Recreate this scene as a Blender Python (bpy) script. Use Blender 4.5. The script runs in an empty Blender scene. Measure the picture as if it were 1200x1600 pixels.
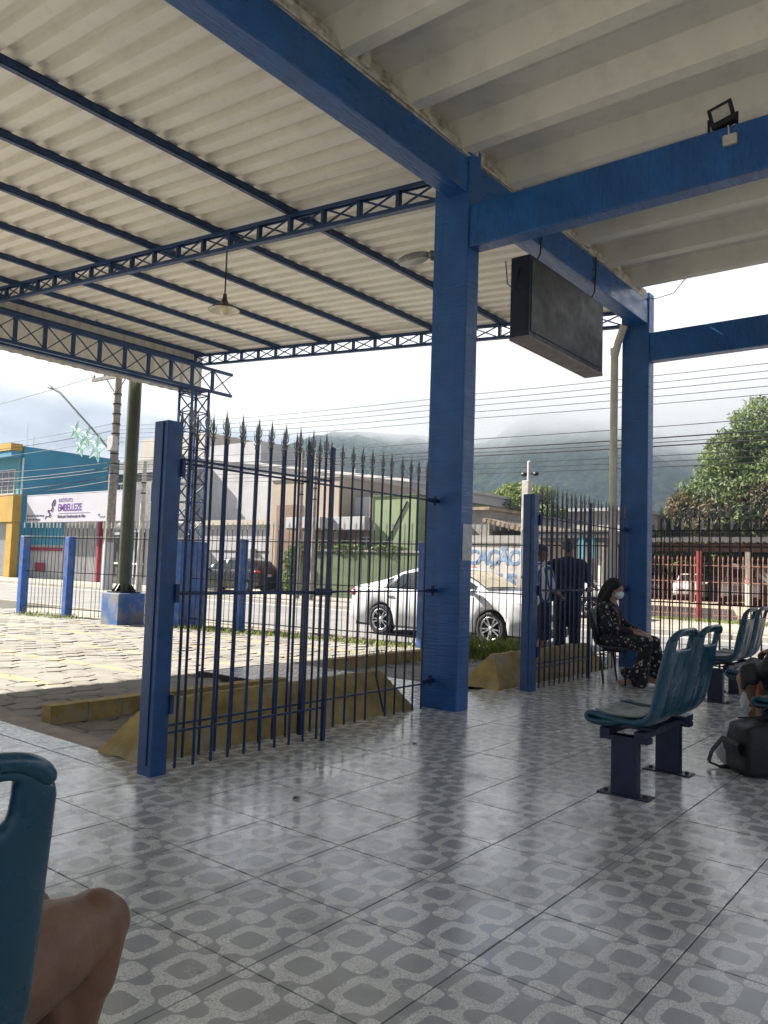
import bpy, bmesh, math, random
from mathutils import Vector, Matrix, noise as mnoise
random.seed(7)
R = math.radians
scene = bpy.context.scene
col = scene.collection

# ------------------------------------------------------------------ camera
cam_d = bpy.data.cameras.new('camera')
cam = bpy.data.objects.new('camera', cam_d)
col.objects.link(cam)
cam.matrix_world = Matrix(((0.62005979, -0.07504313, -0.78095735, 0.0),
                           (-0.78387513, -0.01784011, -0.62066215, 0.0),
                           (0.03264407, 0.99702069, -0.06988638, 1.25),
                           (0, 0, 0, 1)))
cam_d.sensor_fit = 'VERTICAL'
cam_d.sensor_height = 36.0
cam_d.sensor_width = 27.0
cam_d.lens = 36.0 * 1228.0 / 1600.0
cam_d.clip_start = 0.05
cam_d.clip_end = 6000
scene.camera = cam

# ------------------------------------------------------------------ light
SUN_EL, SUN_X, SUN_Y = R(36.8), -0.27, 0.963
world = bpy.data.worlds.new('World')
scene.world = world
world.use_nodes = True
nt = world.node_tree
nt.nodes.clear()
def wn(t, **k):
    n = nt.nodes.new(t)
    for a, b in k.items():
        setattr(n, a, b)
    return n
wl = nt.links.new
sky = wn('ShaderNodeTexSky', sky_type='NISHITA', sun_disc=False)
sky.sun_elevation = SUN_EL
sky.sun_rotation = math.atan2(SUN_X, SUN_Y)
sky.air_density = 1.0
sky.dust_density = 1.5
tc = wn('ShaderNodeTexCoord')
sep = wn('ShaderNodeSeparateXYZ')
wl(tc.outputs['Generated'], sep.inputs[0])
def wmath(op, a, b=None, c=None, clamp=False):
    n = wn('ShaderNodeMath', operation=op, use_clamp=clamp)
    for i, v in enumerate((a, b, c)):
        if v is None: continue
        if isinstance(v, (int, float)): n.inputs[i].default_value = v
        else: wl(v, n.inputs[i])
    return n.outputs[0]
zc = wmath('ADD', wmath('MAXIMUM', sep.outputs[2], 0.0), 0.22)
comb = wn('ShaderNodeCombineXYZ')
wl(wmath('DIVIDE', sep.outputs[0], zc), comb.inputs[0])
wl(wmath('DIVIDE', sep.outputs[1], zc), comb.inputs[1])
n1 = wn('ShaderNodeTexNoise'); n1.inputs['Scale'].default_value = 1.15; n1.inputs['Detail'].default_value = 9; n1.inputs['Roughness'].default_value = 0.55; n1.inputs['Distortion'].default_value = 0.25
n2 = wn('ShaderNodeTexNoise'); n2.inputs['Scale'].default_value = 2.3; n2.inputs['Detail'].default_value = 8; n2.inputs['Roughness'].default_value = 0.6
wl(comb.outputs[0], n1.inputs['Vector']); wl(comb.outputs[0], n2.inputs['Vector'])
cover = wn('ShaderNodeMapRange', interpolation_type='SMOOTHSTEP')
cover.inputs['From Min'].default_value = 0.35; cover.inputs['From Max'].default_value = 0.49
wl(n1.outputs[0], cover.inputs[0])
# low cloud deck: towards the horizon the cloud closes up
low = wn('ShaderNodeMapRange', interpolation_type='SMOOTHSTEP')
low.inputs['From Min'].default_value = 0.42; low.inputs['From Max'].default_value = 0.22
wl(sep.outputs[2], low.inputs[0])
cov = wmath('MAXIMUM', cover.outputs[0], wmath('MULTIPLY', low.outputs[0], 0.96))
shade = wn('ShaderNodeMapRange')
shade.inputs['From Min'].default_value = 0.32; shade.inputs['From Max'].default_value = 0.68
shade.inputs['To Min'].default_value = 0.42; shade.inputs['To Max'].default_value = 1.35
wl(n2.outputs[0], shade.inputs[0])
# clouds nearer the sun are brighter: dot(dir, sun)
sd = wn('ShaderNodeVectorMath', operation='DOT_PRODUCT')
wl(tc.outputs['Generated'], sd.inputs[0])
_h = math.hypot(SUN_X, SUN_Y)
sd.inputs[1].default_value = (SUN_X/_h*math.cos(SUN_EL), SUN_Y/_h*math.cos(SUN_EL), math.sin(SUN_EL))
sunb = wmath('MULTIPLY_ADD', sd.outputs['Value'], 0.28, 0.80)
cb = wmath('MULTIPLY', shade.outputs[0], sunb)
ccol = wn('ShaderNodeMix', data_type='RGBA', blend_type='MULTIPLY')
ccol.inputs[0].default_value = 1.0
ccol.inputs[6].default_value = (2.85, 2.93, 3.12, 1)
wl(cb, ccol.inputs[7])
mixs = wn('ShaderNodeMix', data_type='RGBA')
wl(cov, mixs.inputs[0]); wl(sky.outputs[0], mixs.inputs[6]); wl(ccol.outputs[2], mixs.inputs[7])
bg = wn('ShaderNodeBackground'); bg.inputs['Strength'].default_value = 0.052
wl(mixs.outputs[2], bg.inputs['Color'])
wo = wn('ShaderNodeOutputWorld'); wl(bg.outputs[0], wo.inputs[0])

sl = bpy.data.lights.new('sun', 'SUN')
sl.energy = 4.2; sl.angle = R(0.6); sl.color = (1.0, 0.935, 0.84)
so = bpy.data.objects.new('sun', sl); col.objects.link(so)
so.location = (-30, 60, 60)
_sd = Vector((SUN_X/_h*math.cos(SUN_EL), SUN_Y/_h*math.cos(SUN_EL), math.sin(SUN_EL)))
so.rotation_euler = (_sd).to_track_quat('Z', 'Y').to_euler()

scene.view_settings.view_transform = 'Standard'
scene.view_settings.look = 'None'
scene.view_settings.exposure = 2.15
scene.view_settings.gamma = 1.0
scene.render.engine = 'CYCLES'
scene.cycles.use_denoising = True
scene.cycles.max_bounces = 9
scene.cycles.diffuse_bounces = 5
scene.cycles.glossy_bounces = 3
scene.cycles.transmission_bounces = 5
scene.cycles.volume_bounces = 3
scene.cycles.transparent_max_bounces = 8
scene.cycles.volume_step_rate = 1.0

# ------------------------------------------------------------------ helpers
class MB:
    """collects shapes that become ONE mesh object"""
    def __init__(s): s.v = []; s.f = []; s.sm = []
    def add(s, vs, fs, smooth=False):
        o = len(s.v); s.v += [tuple(p) for p in vs]
        for f in fs: s.f.append(tuple(i + o for i in f)); s.sm.append(smooth)
        return s
    def box(s, a, b):
        x0, y0, z0 = a; x1, y1, z1 = b
        if x0 > x1: x0, x1 = x1, x0
        if y0 > y1: y0, y1 = y1, y0
        if z0 > z1: z0, z1 = z1, z0
        return s.add([(x0,y0,z0),(x1,y0,z0),(x1,y1,z0),(x0,y1,z0),(x0,y0,z1),(x1,y0,z1),(x1,y1,z1),(x0,y1,z1)],
                     [(0,3,2,1),(4,5,6,7),(0,1,5,4),(1,2,6,5),(2,3,7,6),(3,0,4,7)])
    def cbox(s, a, b, c=0.01):
        """box with chamfered vertical and horizontal edges"""
        bm = bmesh.new(); bmesh.ops.create_cube(bm, size=1)
        d = [abs(b[i]-a[i]) for i in range(3)]; m = [(a[i]+b[i])/2 for i in range(3)]
        for v in bm.verts: v.co = Vector((v.co.x*d[0]+m[0], v.co.y*d[1]+m[1], v.co.z*d[2]+m[2]))
        bmesh.ops.bevel(bm, geom=bm.edges[:], offset=min(c, min(d)*0.45), segments=2, affect='EDGES', profile=0.6)
        return s.addbm(bm)
    def addbm(s, bm, smooth=False, M=None):
        bm.verts.index_update()
        s.add([(M @ v.co if M else v.co) for v in bm.verts], [[v.index for v in f.verts] for f in bm.faces], smooth)
        bm.free(); return s
    def bar(s, p, q, w, h=None, up=(0,0,1)):
        h = w if h is None else h
        p, q = Vector(p), Vector(q); d = (q-p).normalized()
        u = Vector(up)
        if abs(d.dot(u)) > 0.98: u = Vector((1,0,0))
        a = d.cross(u).normalized(); b = a.cross(d).normalized()
        vs = []
        for e in (p, q):
            for i, j in ((-1,-1),(1,-1),(1,1),(-1,1)): vs.append(e + a*(i*w/2) + b*(j*h/2))
        return s.add(vs, [(3,2,1,0),(4,5,6,7),(0,1,5,4),(1,2,6,5),(2,3,7,6),(3,0,4,7)])
    def tube(s, pts, r, n=8, cap=True, smooth=True):
        pts = [Vector(p) for p in pts]
        rs = r if isinstance(r, (list, tuple)) else [r]*len(pts)
        prev = None; rings = []
        for i, p in enumerate(pts):
            d = (pts[min(i+1, len(pts)-1)] - pts[max(i-1, 0)]).normalized()
            if prev is None:
                u = Vector((0,0,1)) if abs(d.z) < 0.9 else Vector((1,0,0))
                a = d.cross(u).normalized()
            else:
                a = (prev - d*prev.dot(d)).normalized()
            prev = a; b = d.cross(a)
            rings.append([p + (a*math.cos(2*math.pi*k/n) + b*math.sin(2*math.pi*k/n))*rs[i] for k in range(n)])
        vs = [v for ring in rings for v in ring]; fs = []
        for i in range(len(pts)-1):
            for k in range(n): fs.append((i*n+k, i*n+(k+1)%n, (i+1)*n+(k+1)%n, (i+1)*n+k))
        s.add(vs, fs, smooth)
        if cap:
            s.add(rings[0], [tuple(range(n))[::-1]]); s.add(rings[-1], [tuple(range(n))])
        return s
    def lathe(s, prof, c=(0,0,0), n=20, axis='z', smooth=True):
        vs = []; fs = []
        for r, h in prof:
            for k in range(n):
                a = 2*math.pi*k/n; x, y = r*math.cos(a), r*math.sin(a)
                p = (x,y,h) if axis == 'z' else ((h,x,y) if axis == 'x' else (y,h,x))
                vs.append((p[0]+c[0], p[1]+c[1], p[2]+c[2]))
        for i in range(len(prof)-1):
            for k in range(n): fs.append((i*n+k, i*n+(k+1)%n, (i+1)*n+(k+1)%n, (i+1)*n+k))
        return s.add(vs, fs, smooth)
    def ball(s, c, r, n=12, m=8, rot=None):
        r = (r,r,r) if isinstance(r, (int,float)) else r
        vs = []; fs = []
        for i in range(m+1):
            t = math.pi*i/m
            for k in range(n):
                a = 2*math.pi*k/n
                p = Vector((r[0]*math.sin(t)*math.cos(a), r[1]*math.sin(t)*math.sin(a), r[2]*math.cos(t)))
                if rot: p = rot @ p
                vs.append(p + Vector(c))
        for i in range(m):
            for k in range(n): fs.append((i*n+k, (i+1)*n+k, (i+1)*n+(k+1)%n, i*n+(k+1)%n))
        return s.add(vs, fs, True)
    def prism(s, poly, a, b, axis='y'):
        """2D polygon extruded from a to b along an axis; poly in the two other axes"""
        n = len(poly)
        def P(u, w, t): return (u,t,w) if axis == 'y' else ((t,u,w) if axis == 'x' else (u,w,t))
        vs = [P(u,w,a) for u,w in poly] + [P(u,w,b) for u,w in poly]
        fs = [tuple(range(n)), tuple(range(2*n-1, n-1, -1))] + [(i, i+n, (i+1)%n+n, (i+1)%n) for i in range(n)]
        return s.add(vs, fs)
    def mesh(s, name, origin=(0,0,0), fix=True, weld=False):
        me = bpy.data.meshes.new(name)
        o = Vector(origin)
        me.from_pydata([tuple(Vector(p)-o) for p in s.v], [], s.f)
        me.polygons.foreach_set('use_smooth', s.sm)
        if fix:
            bm = bmesh.new(); bm.from_mesh(me)
            if weld: bmesh.ops.remove_doubles(bm, verts=bm.verts[:], dist=1e-5)
            bmesh.ops.recalc_face_normals(bm, faces=bm.faces[:]); bm.to_mesh(me); bm.free()
        me.update()
        return me

def setmat(me, m):
    me.materials.clear(); me.materials.append(m)

def obj(name, me, m=None, parent=None, loc=None, rot=None):
    if m is not None: setmat(me, m)
    o = bpy.data.objects.new(name, me); col.objects.link(o)
    if parent is not None: o.parent = parent
    if loc is not None: o.location = loc
    if rot is not None: o.rotation_euler = rot
    return o

def wloc(p):
    v = Vector((0,0,0))
    while p is not None:
        v = v + p.location; p = p.parent
    return v

def part(name, mb, m, parent, fix=True, weld=False):
    """mesh given in absolute coordinates, linked under an unrotated parent"""
    return obj(name, mb.mesh(name, wloc(parent), fix, weld), m, parent)

def lpart(name, mb, m, parent, fix=True, weld=False):
    """mesh given in the parent's own coordinates"""
    return obj(name, mb.mesh(name, (0,0,0), fix, weld), m, parent)

def tag(o, label, cat, group=None, kind=None):
    o['label'] = label; o['category'] = cat
    if group: o['group'] = group
    if kind: o['kind'] = kind
    return o

def thing(name, label, cat, loc=(0,0,0), rz=0.0, group=None):
    o = bpy.data.objects.new(name, None); col.objects.link(o)
    o.location = loc; o.rotation_euler = (0,0,rz)
    o.empty_display_size = 0.1
    return tag(o, label, cat, group)

def solo(name, mb, m, label, cat, group=None, loc=(0,0,0), fix=True, weld=False):
    """a thing that is one mesh (absolute coordinates)"""
    o = obj(name, mb.mesh(name, loc, fix, weld), m, None, loc)
    return tag(o, label, cat, group)

def struct(name, mb, m, parent=None, fix=True):
    o = obj(name, mb.mesh(name, (0,0,0), fix), m, parent)
    o['kind'] = 'structure'
    return o

def copy_tree(o, parent=None):
    c = o.copy(); col.objects.link(c); c.parent = parent
    for ch in list(o.children): copy_tree(ch, c)
    return c

def evaluated(me, mods, name):
    """runs modifiers on a mesh and returns the resulting mesh"""
    o = bpy.data.objects.new('tmp', me); col.objects.link(o)
    for t, kw in mods:
        md = o.modifiers.new(t, t)
        for k, v in kw.items(): setattr(md, k, v)
    dg = bpy.context.evaluated_depsgraph_get(); dg.update()
    res = bpy.data.meshes.new_from_object(o.evaluated_get(dg))
    res.name = name
    bpy.data.objects.remove(o); 
    return res

# ------------------------------------------------------------------ materials
class NM:
    def __init__(s, name):
        s.m = bpy.data.materials.new(name); s.m.use_nodes = True
        s.t = s.m.node_tree; s.t.nodes.clear()
        s.out = s.n('ShaderNodeOutputMaterial'); s.b = s.n('ShaderNodeBsdfPrincipled')
        s.l(s.b.outputs[0], s.out.inputs[0]); s._tc = None
    def n(s, t, **k):
        x = s.t.nodes.new(t)
        for a, b in k.items(): setattr(x, a, b)
        return x
    def l(s, a, b): s.t.links.new(a, b)
    def put(s, sock, v):
        if isinstance(v, (int, float)): sock.default_value = v
        elif isinstance(v, tuple): sock.default_value = v if len(v) == 4 or len(sock.default_value) == 3 else v + (1,)
        else: s.l(v, sock)
    def co(s, kind='Object'):
        if s._tc is None: s._tc = s.n('ShaderNodeTexCoord')
        return s._tc.outputs[kind]
    def map(s, v, scale=(1,1,1), loc=(0,0,0), rot=(0,0,0)):
        x = s.n('ShaderNodeMapping'); s.l(v, x.inputs[0])
        x.inputs['Scale'].default_value = scale; x.inputs['Location'].default_value = loc; x.inputs['Rotation'].default_value = rot
        return x.outputs[0]
    def noise(s, scale, detail=4, rough=0.55, v=None, dist=0.0):
        x = s.n('ShaderNodeTexNoise'); x.inputs['Scale'].default_value = scale; x.inputs['Detail'].default_value = detail
        x.inputs['Roughness'].default_value = rough; x.inputs['Distortion'].default_value = dist
        s.l(v if v is not None else s.co(), x.inputs['Vector']); return x.outputs[0]
    def voro(s, scale, feature='F1', v=None, out='Distance', rnd=1.0):
        x = s.n('ShaderNodeTexVoronoi', feature=feature); x.inputs['Scale'].default_value = scale
        x.inputs['Randomness'].default_value = rnd
        s.l(v if v is not None else s.co(), x.inputs['Vector']); return x.outputs[out]
    def math(s, op, a, b=None, c=None, clamp=False):
        x = s.n('ShaderNodeMath', operation=op, use_clamp=clamp)
        for i, v in enumerate((a,b,c)):
            if v is not None: s.put(x.inputs[i], v)
        return x.outputs[0]
    def ramp(s, v, a, b, lo=0.0, hi=1.0, smooth=True):
        x = s.n('ShaderNodeMapRange', interpolation_type='SMOOTHSTEP' if smooth else 'LINEAR')
        s.put(x.inputs[0], v)
        for i, t in zip(range(1,5), (a,b,lo,hi)): x.inputs[i].default_value = t
        return x.outputs[0]
    def mix(s, f, a, b, blend='MIX'):
        x = s.n('ShaderNodeMix', data_type='RGBA', blend_type=blend)
        s.put(x.inputs[0], f); s.put(x.inputs[6], a); s.put(x.inputs[7], b); return x.outputs[2]
    def bump(s, h, strength=0.3, dist=0.01):
        x = s.n('ShaderNodeBump'); x.inputs['Strength'].default_value = strength; x.inputs['Distance'].default_value = dist
        s.l(h, x.inputs['Height']); s.l(x.outputs[0], s.b.inputs['Normal']); return x
    def set(s, **k):
        names = dict(color='Base Color', rough='Roughness', metal='Metallic', spec='Specular IOR Level', trans='Transmission Weight',
                     coat='Coat Weight', alpha='Alpha', sheen='Sheen Weight', sss='Subsurface Weight', emit='Emission Color', estr='Emission Strength', ior='IOR')
        for a, v in k.items(): s.put(s.b.inputs[names[a]], v)
        return s
    def done(s): return s.m

def plain(name, c, rough=0.6, metal=0.0, var=0.15, vs=6.0, bump=0.0, bs=40.0, spec=0.5, coat=0.0, dirt=None, dirt_amt=0.0, ds=2.0, dlo=0.48):
    """a base colour with soft mottling, optional dirt and fine relief"""
    k = NM(name)
    d = tuple(x*(1-var) for x in c); e = tuple(min(1, x*(1+var)) for x in c)
    base = k.mix(k.ramp(k.noise(vs, 5), 0.3, 0.7), d, e)
    if dirt:
        base = k.mix(k.math('MULTIPLY', k.ramp(k.noise(ds, 7, 0.65), dlo, dlo+0.2), dirt_amt), base, dirt)
    k.set(color=base, metal=metal, spec=spec, coat=coat)
    k.set(rough=k.ramp(k.noise(vs*2.3, 4), 0.3, 0.7, max(0.02, rough-0.08), min(1, rough+0.1)))
    if bump: k.bump(k.noise(bs, 5, 0.6), bump, 0.01)
    return k.done()

def leafmat(name, dark, light, trans=0.35):
    k = NM(name)
    g = k.n('ShaderNodeNewGeometry')
    f = k.math('MULTIPLY_ADD', k.noise(0.9, 3), 0.9, k.math('MULTIPLY', g.outputs['Random Per Island'], 0.55))
    base = k.mix(k.ramp(f, 0.4, 1.05), dark, light)
    k.set(color=base, rough=0.55, spec=0.35)
    tr = k.n('ShaderNodeBsdfTranslucent'); k.l(k.mix(0.5, base, light), tr.inputs[0])
    ms = k.n('ShaderNodeMixShader'); ms.inputs[0].default_value = trans
    k.l(k.b.outputs[0], ms.inputs[1]); k.l(tr.outputs[0], ms.inputs[2]); k.l(ms.outputs[0], k.out.inputs[0])
    return k.done()

M = {}
def blue_enamel(name, c, brush=(3, 60, 60), rough=0.34):
    k = NM(name)
    n = k.noise(1.0, 6, 0.6, k.map(k.co(), brush)); w = k.noise(3.0, 6, 0.6)
    base = k.mix(k.ramp(w, 0.35, 0.7), c, tuple(x*1.35 for x in c))
    base = k.mix(k.ramp(k.noise(1.0, 5, 0.6, k.map(k.co(), (16, 16, 0.7))), 0.50, 0.72, 0, 0.45), base, tuple(x*.55 for x in c))
    base = k.mix(k.ramp(k.noise(28, 6, 0.7), 0.66, 0.70, 0, 0.7), base, (0.16, 0.18, 0.22))
    base = k.mix(k.ramp(k.noise(7, 8, 0.75), 0.70, 0.72, 0, 0.8), base, (0.24, 0.24, 0.24))
    k.set(color=base, rough=k.ramp(n, 0.3, 0.7, rough-0.08, rough+0.14))
    k.bump(n, 0.8, 0.008); return k.done()
M['blue_concrete'] = blue_enamel('blue_concrete_paint', (0.012, 0.083, 0.265), (2.0, 2.0, 55))
M['blue_beam'] = blue_enamel('blue_beam_paint', (0.012, 0.085, 0.27), (3, 45, 9), 0.30)
M['blue_iron'] = plain('blue_iron_paint', (0.006, 0.025, 0.095), 0.38, 0, 0.3, 14, 0.1, 90)
M['blue_gatepost'] = plain('blue_gate_post_paint', (0.011, 0.060, 0.19), 0.36, 0, 0.2, 9, 0.12, 60)
M['blue_steel'] = plain('blue_steel_paint', (0.010, 0.045, 0.14), 0.42, 0, 0.25, 8, 0.08, 60)
M['blue_post'] = plain('sunlit_blue_paint', (0.025, 0.10, 0.36), 0.5, 0, 0.25, 7, 0.2, 40, dirt=(0.2,0.19,0.17), dirt_amt=0.5, ds=3)  # lighter blue of posts standing in sun, sunlight put into the colour; random dirt
M['spike'] = plain('weathered_spike_metal', (0.20, 0.21, 0.23), 0.42, 0.5, 0.4, 60)
M['spike_sunlit'] = plain('sunlit_white_spike', (0.6, 0.6, 0.58), 0.5, 0, 0.15, 40)  # whiteness of the sunlit spikes is put into the colour
M['cream_sheet'] = plain('cream_roof_sheet_paint', (0.80, 0.775, 0.70), 0.5, 0, 0.04, 1.7, 0.0, dirt=(0.55,0.53,0.47), dirt_amt=0.2, ds=9)
M['roof_concrete'] = plain('painted_fibre_cement', (0.80, 0.77, 0.69), 0.62, 0, 0.04, 1.3, 0.15, 30, dirt=(0.52,0.49,0.43), dirt_amt=0.25, ds=5)
M['mortar'] = plain('dirty_white_mortar', (0.55, 0.52, 0.46), 0.8, 0, 0.2, 9, 0.6, 25, dirt=(0.12,0.11,0.1), dirt_amt=0.8, ds=5)
M['rust'] = plain('rusted_wire', (0.05, 0.03, 0.02), 0.8)
M['black_cable'] = plain('black_cable_sheath', (0.012, 0.012, 0.014), 0.6)
M['asphalt'] = plain('worn_asphalt', (0.17, 0.168, 0.163), 0.85, 0, 0.15, 0.8, 0.5, 60, dirt=(0.25,0.235,0.21), dirt_amt=0.6, ds=0.35)
M['pavement'] = plain('sandy_pavement', (0.29, 0.265, 0.22), 0.9, 0, 0.2, 0.7, 0.4, 30, dirt=(0.2,0.19,0.16), dirt_amt=0.6, ds=0.9)
M['sand'] = plain('pale_sandy_ground', (0.36, 0.305, 0.23), 0.95, 0, 0.2, 0.5, 0.4, 20, dirt=(0.3,0.25,0.18), dirt_amt=0.6, ds=0.4)
M['ground'] = plain('ground_soil', (0.14, 0.13, 0.09), 0.95, 0, 0.3, 0.2, 0.4, 8, dirt=(0.06,0.09,0.03), dirt_amt=0.8, ds=0.1)
M['kerb_stone'] = plain('kerb_concrete', (0.33, 0.315, 0.28), 0.85, 0, 0.2, 3, 0.4, 30)
M['brown_concrete'] = plain('brown_trodden_concrete', (0.30, 0.25, 0.21), 0.8, 0, 0.2, 5, 0.5, 40)
M['grout'] = plain('dark_grout', (0.035, 0.031, 0.028), 0.9, 0, 0.2, 20)
M['joint'] = plain('earth_joint', (0.055, 0.05, 0.04), 0.95, 0, 0.3, 8)
M['dark_metal'] = plain('black_metal', (0.012, 0.014, 0.02), 0.45, 0.2, 0.2, 20)
M['navy_metal'] = plain('navy_bench_metal', (0.008, 0.014, 0.045), 0.4, 0.1, 0.25, 12)
M['white_paint'] = plain('white_wall_paint', (0.40, 0.40, 0.42), 0.8, 0, 0.06, 0.8, 0.1, 20, dirt=(0.30,0.29,0.28), dirt_amt=0.5, ds=0.6)
M['grey_paint'] = plain('grey_wall_paint', (0.45, 0.45, 0.45), 0.8, 0, 0.08, 1, 0.1, 20, dirt=(0.25,0.25,0.25), dirt_amt=0.5, ds=0.8)
M['grey_block'] = plain('raw_grey_plaster', (0.28, 0.27, 0.255), 0.9, 0, 0.2, 1.5, 0.4, 20, dirt=(0.15,0.14,0.13), dirt_amt=0.7, ds=1.2)
M['teal_wall'] = plain('turquoise_wall_paint', (0.030, 0.22, 0.36), 0.75, 0, 0.08, 0.6)
M['teal_light'] = plain('light_turquoise_paint', (0.08, 0.31, 0.40), 0.75, 0, 0.08, 0.6)
M['yellow_board'] = plain('ochre_yellow_paint', (0.44, 0.27, 0.03), 0.6, 0, 0.12, 0.9)
M['shutter'] = plain('grey_shutter_steel', (0.34, 0.34, 0.35), 0.5, 0.2, 0.1, 2)
M['beige_wall'] = plain('beige_wall_paint', (0.36, 0.295, 0.235), 0.8, 0, 0.06, 0.7)
M['brown_wall'] = plain('brown_wall_paint', (0.20, 0.13, 0.09), 0.8, 0, 0.15, 1.2)
M['cream_wall'] = plain('cream_wall_paint', (0.42, 0.385, 0.33), 0.8, 0, 0.08, 0.8)
M['green_wall'] = plain('sage_green_wall_paint', (0.22, 0.275, 0.15), 0.85, 0, 0.1, 0.6, dirt=(0.09,0.10,0.07), dirt_amt=0.8, ds=0.5)
M['dull_green'] = plain('mossy_green_wall', (0.10, 0.135, 0.07), 0.9, 0, 0.25, 0.7, dirt=(0.05,0.06,0.035), dirt_amt=0.8, ds=0.9)
M['window_dark'] = plain('dark_window_glass', (0.03, 0.04, 0.05), 0.08, 0, 0.2, 0.5, spec=0.8)
M['interior_dark'] = plain('unlit_shop_interior', (0.05, 0.048, 0.045), 0.9, 0, 0.3, 1)  # near-black colour stands for interior shade; a door and wall band share it
M['alu'] = plain('white_aluminium_frame', (0.6, 0.62, 0.64), 0.4, 0.2, 0.05)
M['board_white'] = plain('white_printed_vinyl', (0.48, 0.47, 0.53), 0.5, 0, 0.04, 0.4)
M['purple'] = plain('purple_lettering', (0.12, 0.03, 0.26), 0.5, 0, 0.1)
M['print_dark'] = plain('dark_small_lettering', (0.05, 0.03, 0.10), 0.5)
M['crimson'] = plain('crimson_paint', (0.28, 0.015, 0.05), 0.6)
M['red_paint'] = plain('red_fence_paint', (0.30, 0.045, 0.04), 0.55, 0, 0.2, 5)
M['pink_bar'] = plain('sunlit_pinkish_red_bar', (0.36, 0.17, 0.13), 0.6, 0, 0.2, 8)  # red bars made pinkish, sunlight on them put into the colour
M['pole_wood'] = plain('weathered_pole', (0.24, 0.21, 0.185), 0.9, 0, 0.3, 6, 0.5, 30)
M['pole_concrete'] = plain('pale_pole_concrete', (0.44, 0.42, 0.39), 0.85, 0, 0.2, 4, 0.3, 30)
M['green_pole'] = plain('olive_steel_paint', (0.055, 0.065, 0.042), 0.45, 0.1, 0.2, 3)
M['green_star'] = plain('pale_green_star_wire', (0.35, 0.62, 0.50), 0.5)
M['asbestos'] = plain('dark_fibre_cement_roof', (0.15, 0.135, 0.12), 0.9, 0, 0.3, 2, 0.4, 30)
M['rust_beam'] = plain('rusty_brown_beam', (0.10, 0.05, 0.035), 0.8, 0, 0.3, 3)
M['tile_roof'] = plain('old_clay_roof_tile', (0.27, 0.21, 0.16), 0.9, 0, 0.3, 3, 0.4, 20)
M['bark'] = plain('tree_bark', (0.10, 0.075, 0.05), 0.95, 0, 0.3, 6, 0.8, 20)
M['leaf_mango'] = leafmat('mango_leaves', (0.03, 0.058, 0.018), (0.15, 0.20, 0.06))
M['leaf_brown'] = leafmat('dry_brown_green_leaves', (0.05, 0.045, 0.02), (0.13, 0.10, 0.04))
M['leaf_bright'] = leafmat('bright_green_leaves', (0.05, 0.085, 0.018), (0.17, 0.22, 0.045))
M['leaf_yellow'] = leafmat('yellow_green_leaves', (0.14, 0.16, 0.015), (0.36, 0.34, 0.03))
M['leaf_banana'] = leafmat('banana_leaves', (0.06, 0.14, 0.02), (0.17, 0.30, 0.05), 0.4)
M['weed'] = leafmat('grass_weeds', (0.08, 0.11, 0.025), (0.24, 0.28, 0.07), 0.3)
M['rubber'] = plain('tyre_rubber', (0.014, 0.014, 0.015), 0.8, 0, 0.2, 20)
M['rim'] = plain('alloy_wheel', (0.55, 0.56, 0.58), 0.28, 0.9, 0.1, 20)
M['rim_dark'] = plain('dark_alloy_recess', (0.02, 0.02, 0.022), 0.5, 0.3)
M['car_white'] = plain('white_car_paint', (0.58, 0.59, 0.61), 0.25, 0, 0.02, 1, coat=0.6)
M['car_black'] = plain('black_car_paint', (0.012, 0.013, 0.016), 0.2, 0, 0.05, 1, coat=0.8)
M['car_silver'] = plain('silver_car_paint', (0.58, 0.58, 0.58), 0.3, 0.0, 0.05, 1, coat=0.6)
M['car_glass'] = plain('tinted_car_glass', (0.015, 0.02, 0.024), 0.06, 0, 0.1, 1, spec=0.9)
M['black_plastic'] = plain('black_plastic_trim', (0.015, 0.015, 0.017), 0.5)
M['red_lens'] = plain('red_tail_lens', (0.45, 0.015, 0.02), 0.15, spec=0.8)
M['lamp_lens'] = plain('clear_lamp_lens', (0.6, 0.64, 0.68), 0.12, 0.3, spec=0.8)
M['sun_shade'] = plain('beige_windscreen_sunshade', (0.52, 0.46, 0.34), 0.7, 0, 0.2, 9)
M['plate'] = plain('pale_number_plate', (0.6, 0.6, 0.62), 0.5)
M['paper'] = plain('pale_paper', (0.55, 0.57, 0.62), 0.8, 0, 0.08, 14, dirt=(0.3,0.32,0.38), dirt_amt=0.6, ds=20)
M['paper_brown'] = plain('stained_paper', (0.58, 0.44, 0.24), 0.85, 0, 0.25, 12)
M['skin_tan'] = plain('tan_skin', (0.30, 0.165, 0.10), 0.5, 0, 0.08, 6, 0.12, 220)
M['skin_leg'] = plain('deep_tan_skin', (0.16, 0.082, 0.049), 0.40, 0, 0.16, 9, 0.25, 160, dirt=(0.24,0.13,0.085), dirt_amt=0.4, ds=16)
M['skin_pale'] = plain('light_skin', (0.42, 0.25, 0.18), 0.5, 0, 0.06, 8)
M['skin_brown'] = plain('brown_skin', (0.20, 0.115, 0.075), 0.5, 0, 0.08, 8)
M['hair'] = plain('black_hair', (0.006, 0.0055, 0.0055), 0.7, 0, 0.3, 30, 0.6, 120)
M['hair_grey'] = plain('dark_grey_hair', (0.05, 0.045, 0.045), 0.6, 0, 0.3, 30)
M['mask'] = plain('white_mask_fabric', (0.72, 0.74, 0.78), 0.8, 0, 0.05, 20)
M['navy_cloth'] = plain('navy_cloth', (0.010, 0.016, 0.045), 0.85, 0, 0.3, 12, 0.3, 60)
M['dark_cloth'] = plain('dark_trouser_cloth', (0.014, 0.020, 0.040), 0.85, 0, 0.3, 12, 0.3, 60)
M['black_cloth'] = plain('black_crumpled_cloth', (0.012, 0.013, 0.017), 0.6, 0, 0.4, 9, 0.6, 18)
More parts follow.
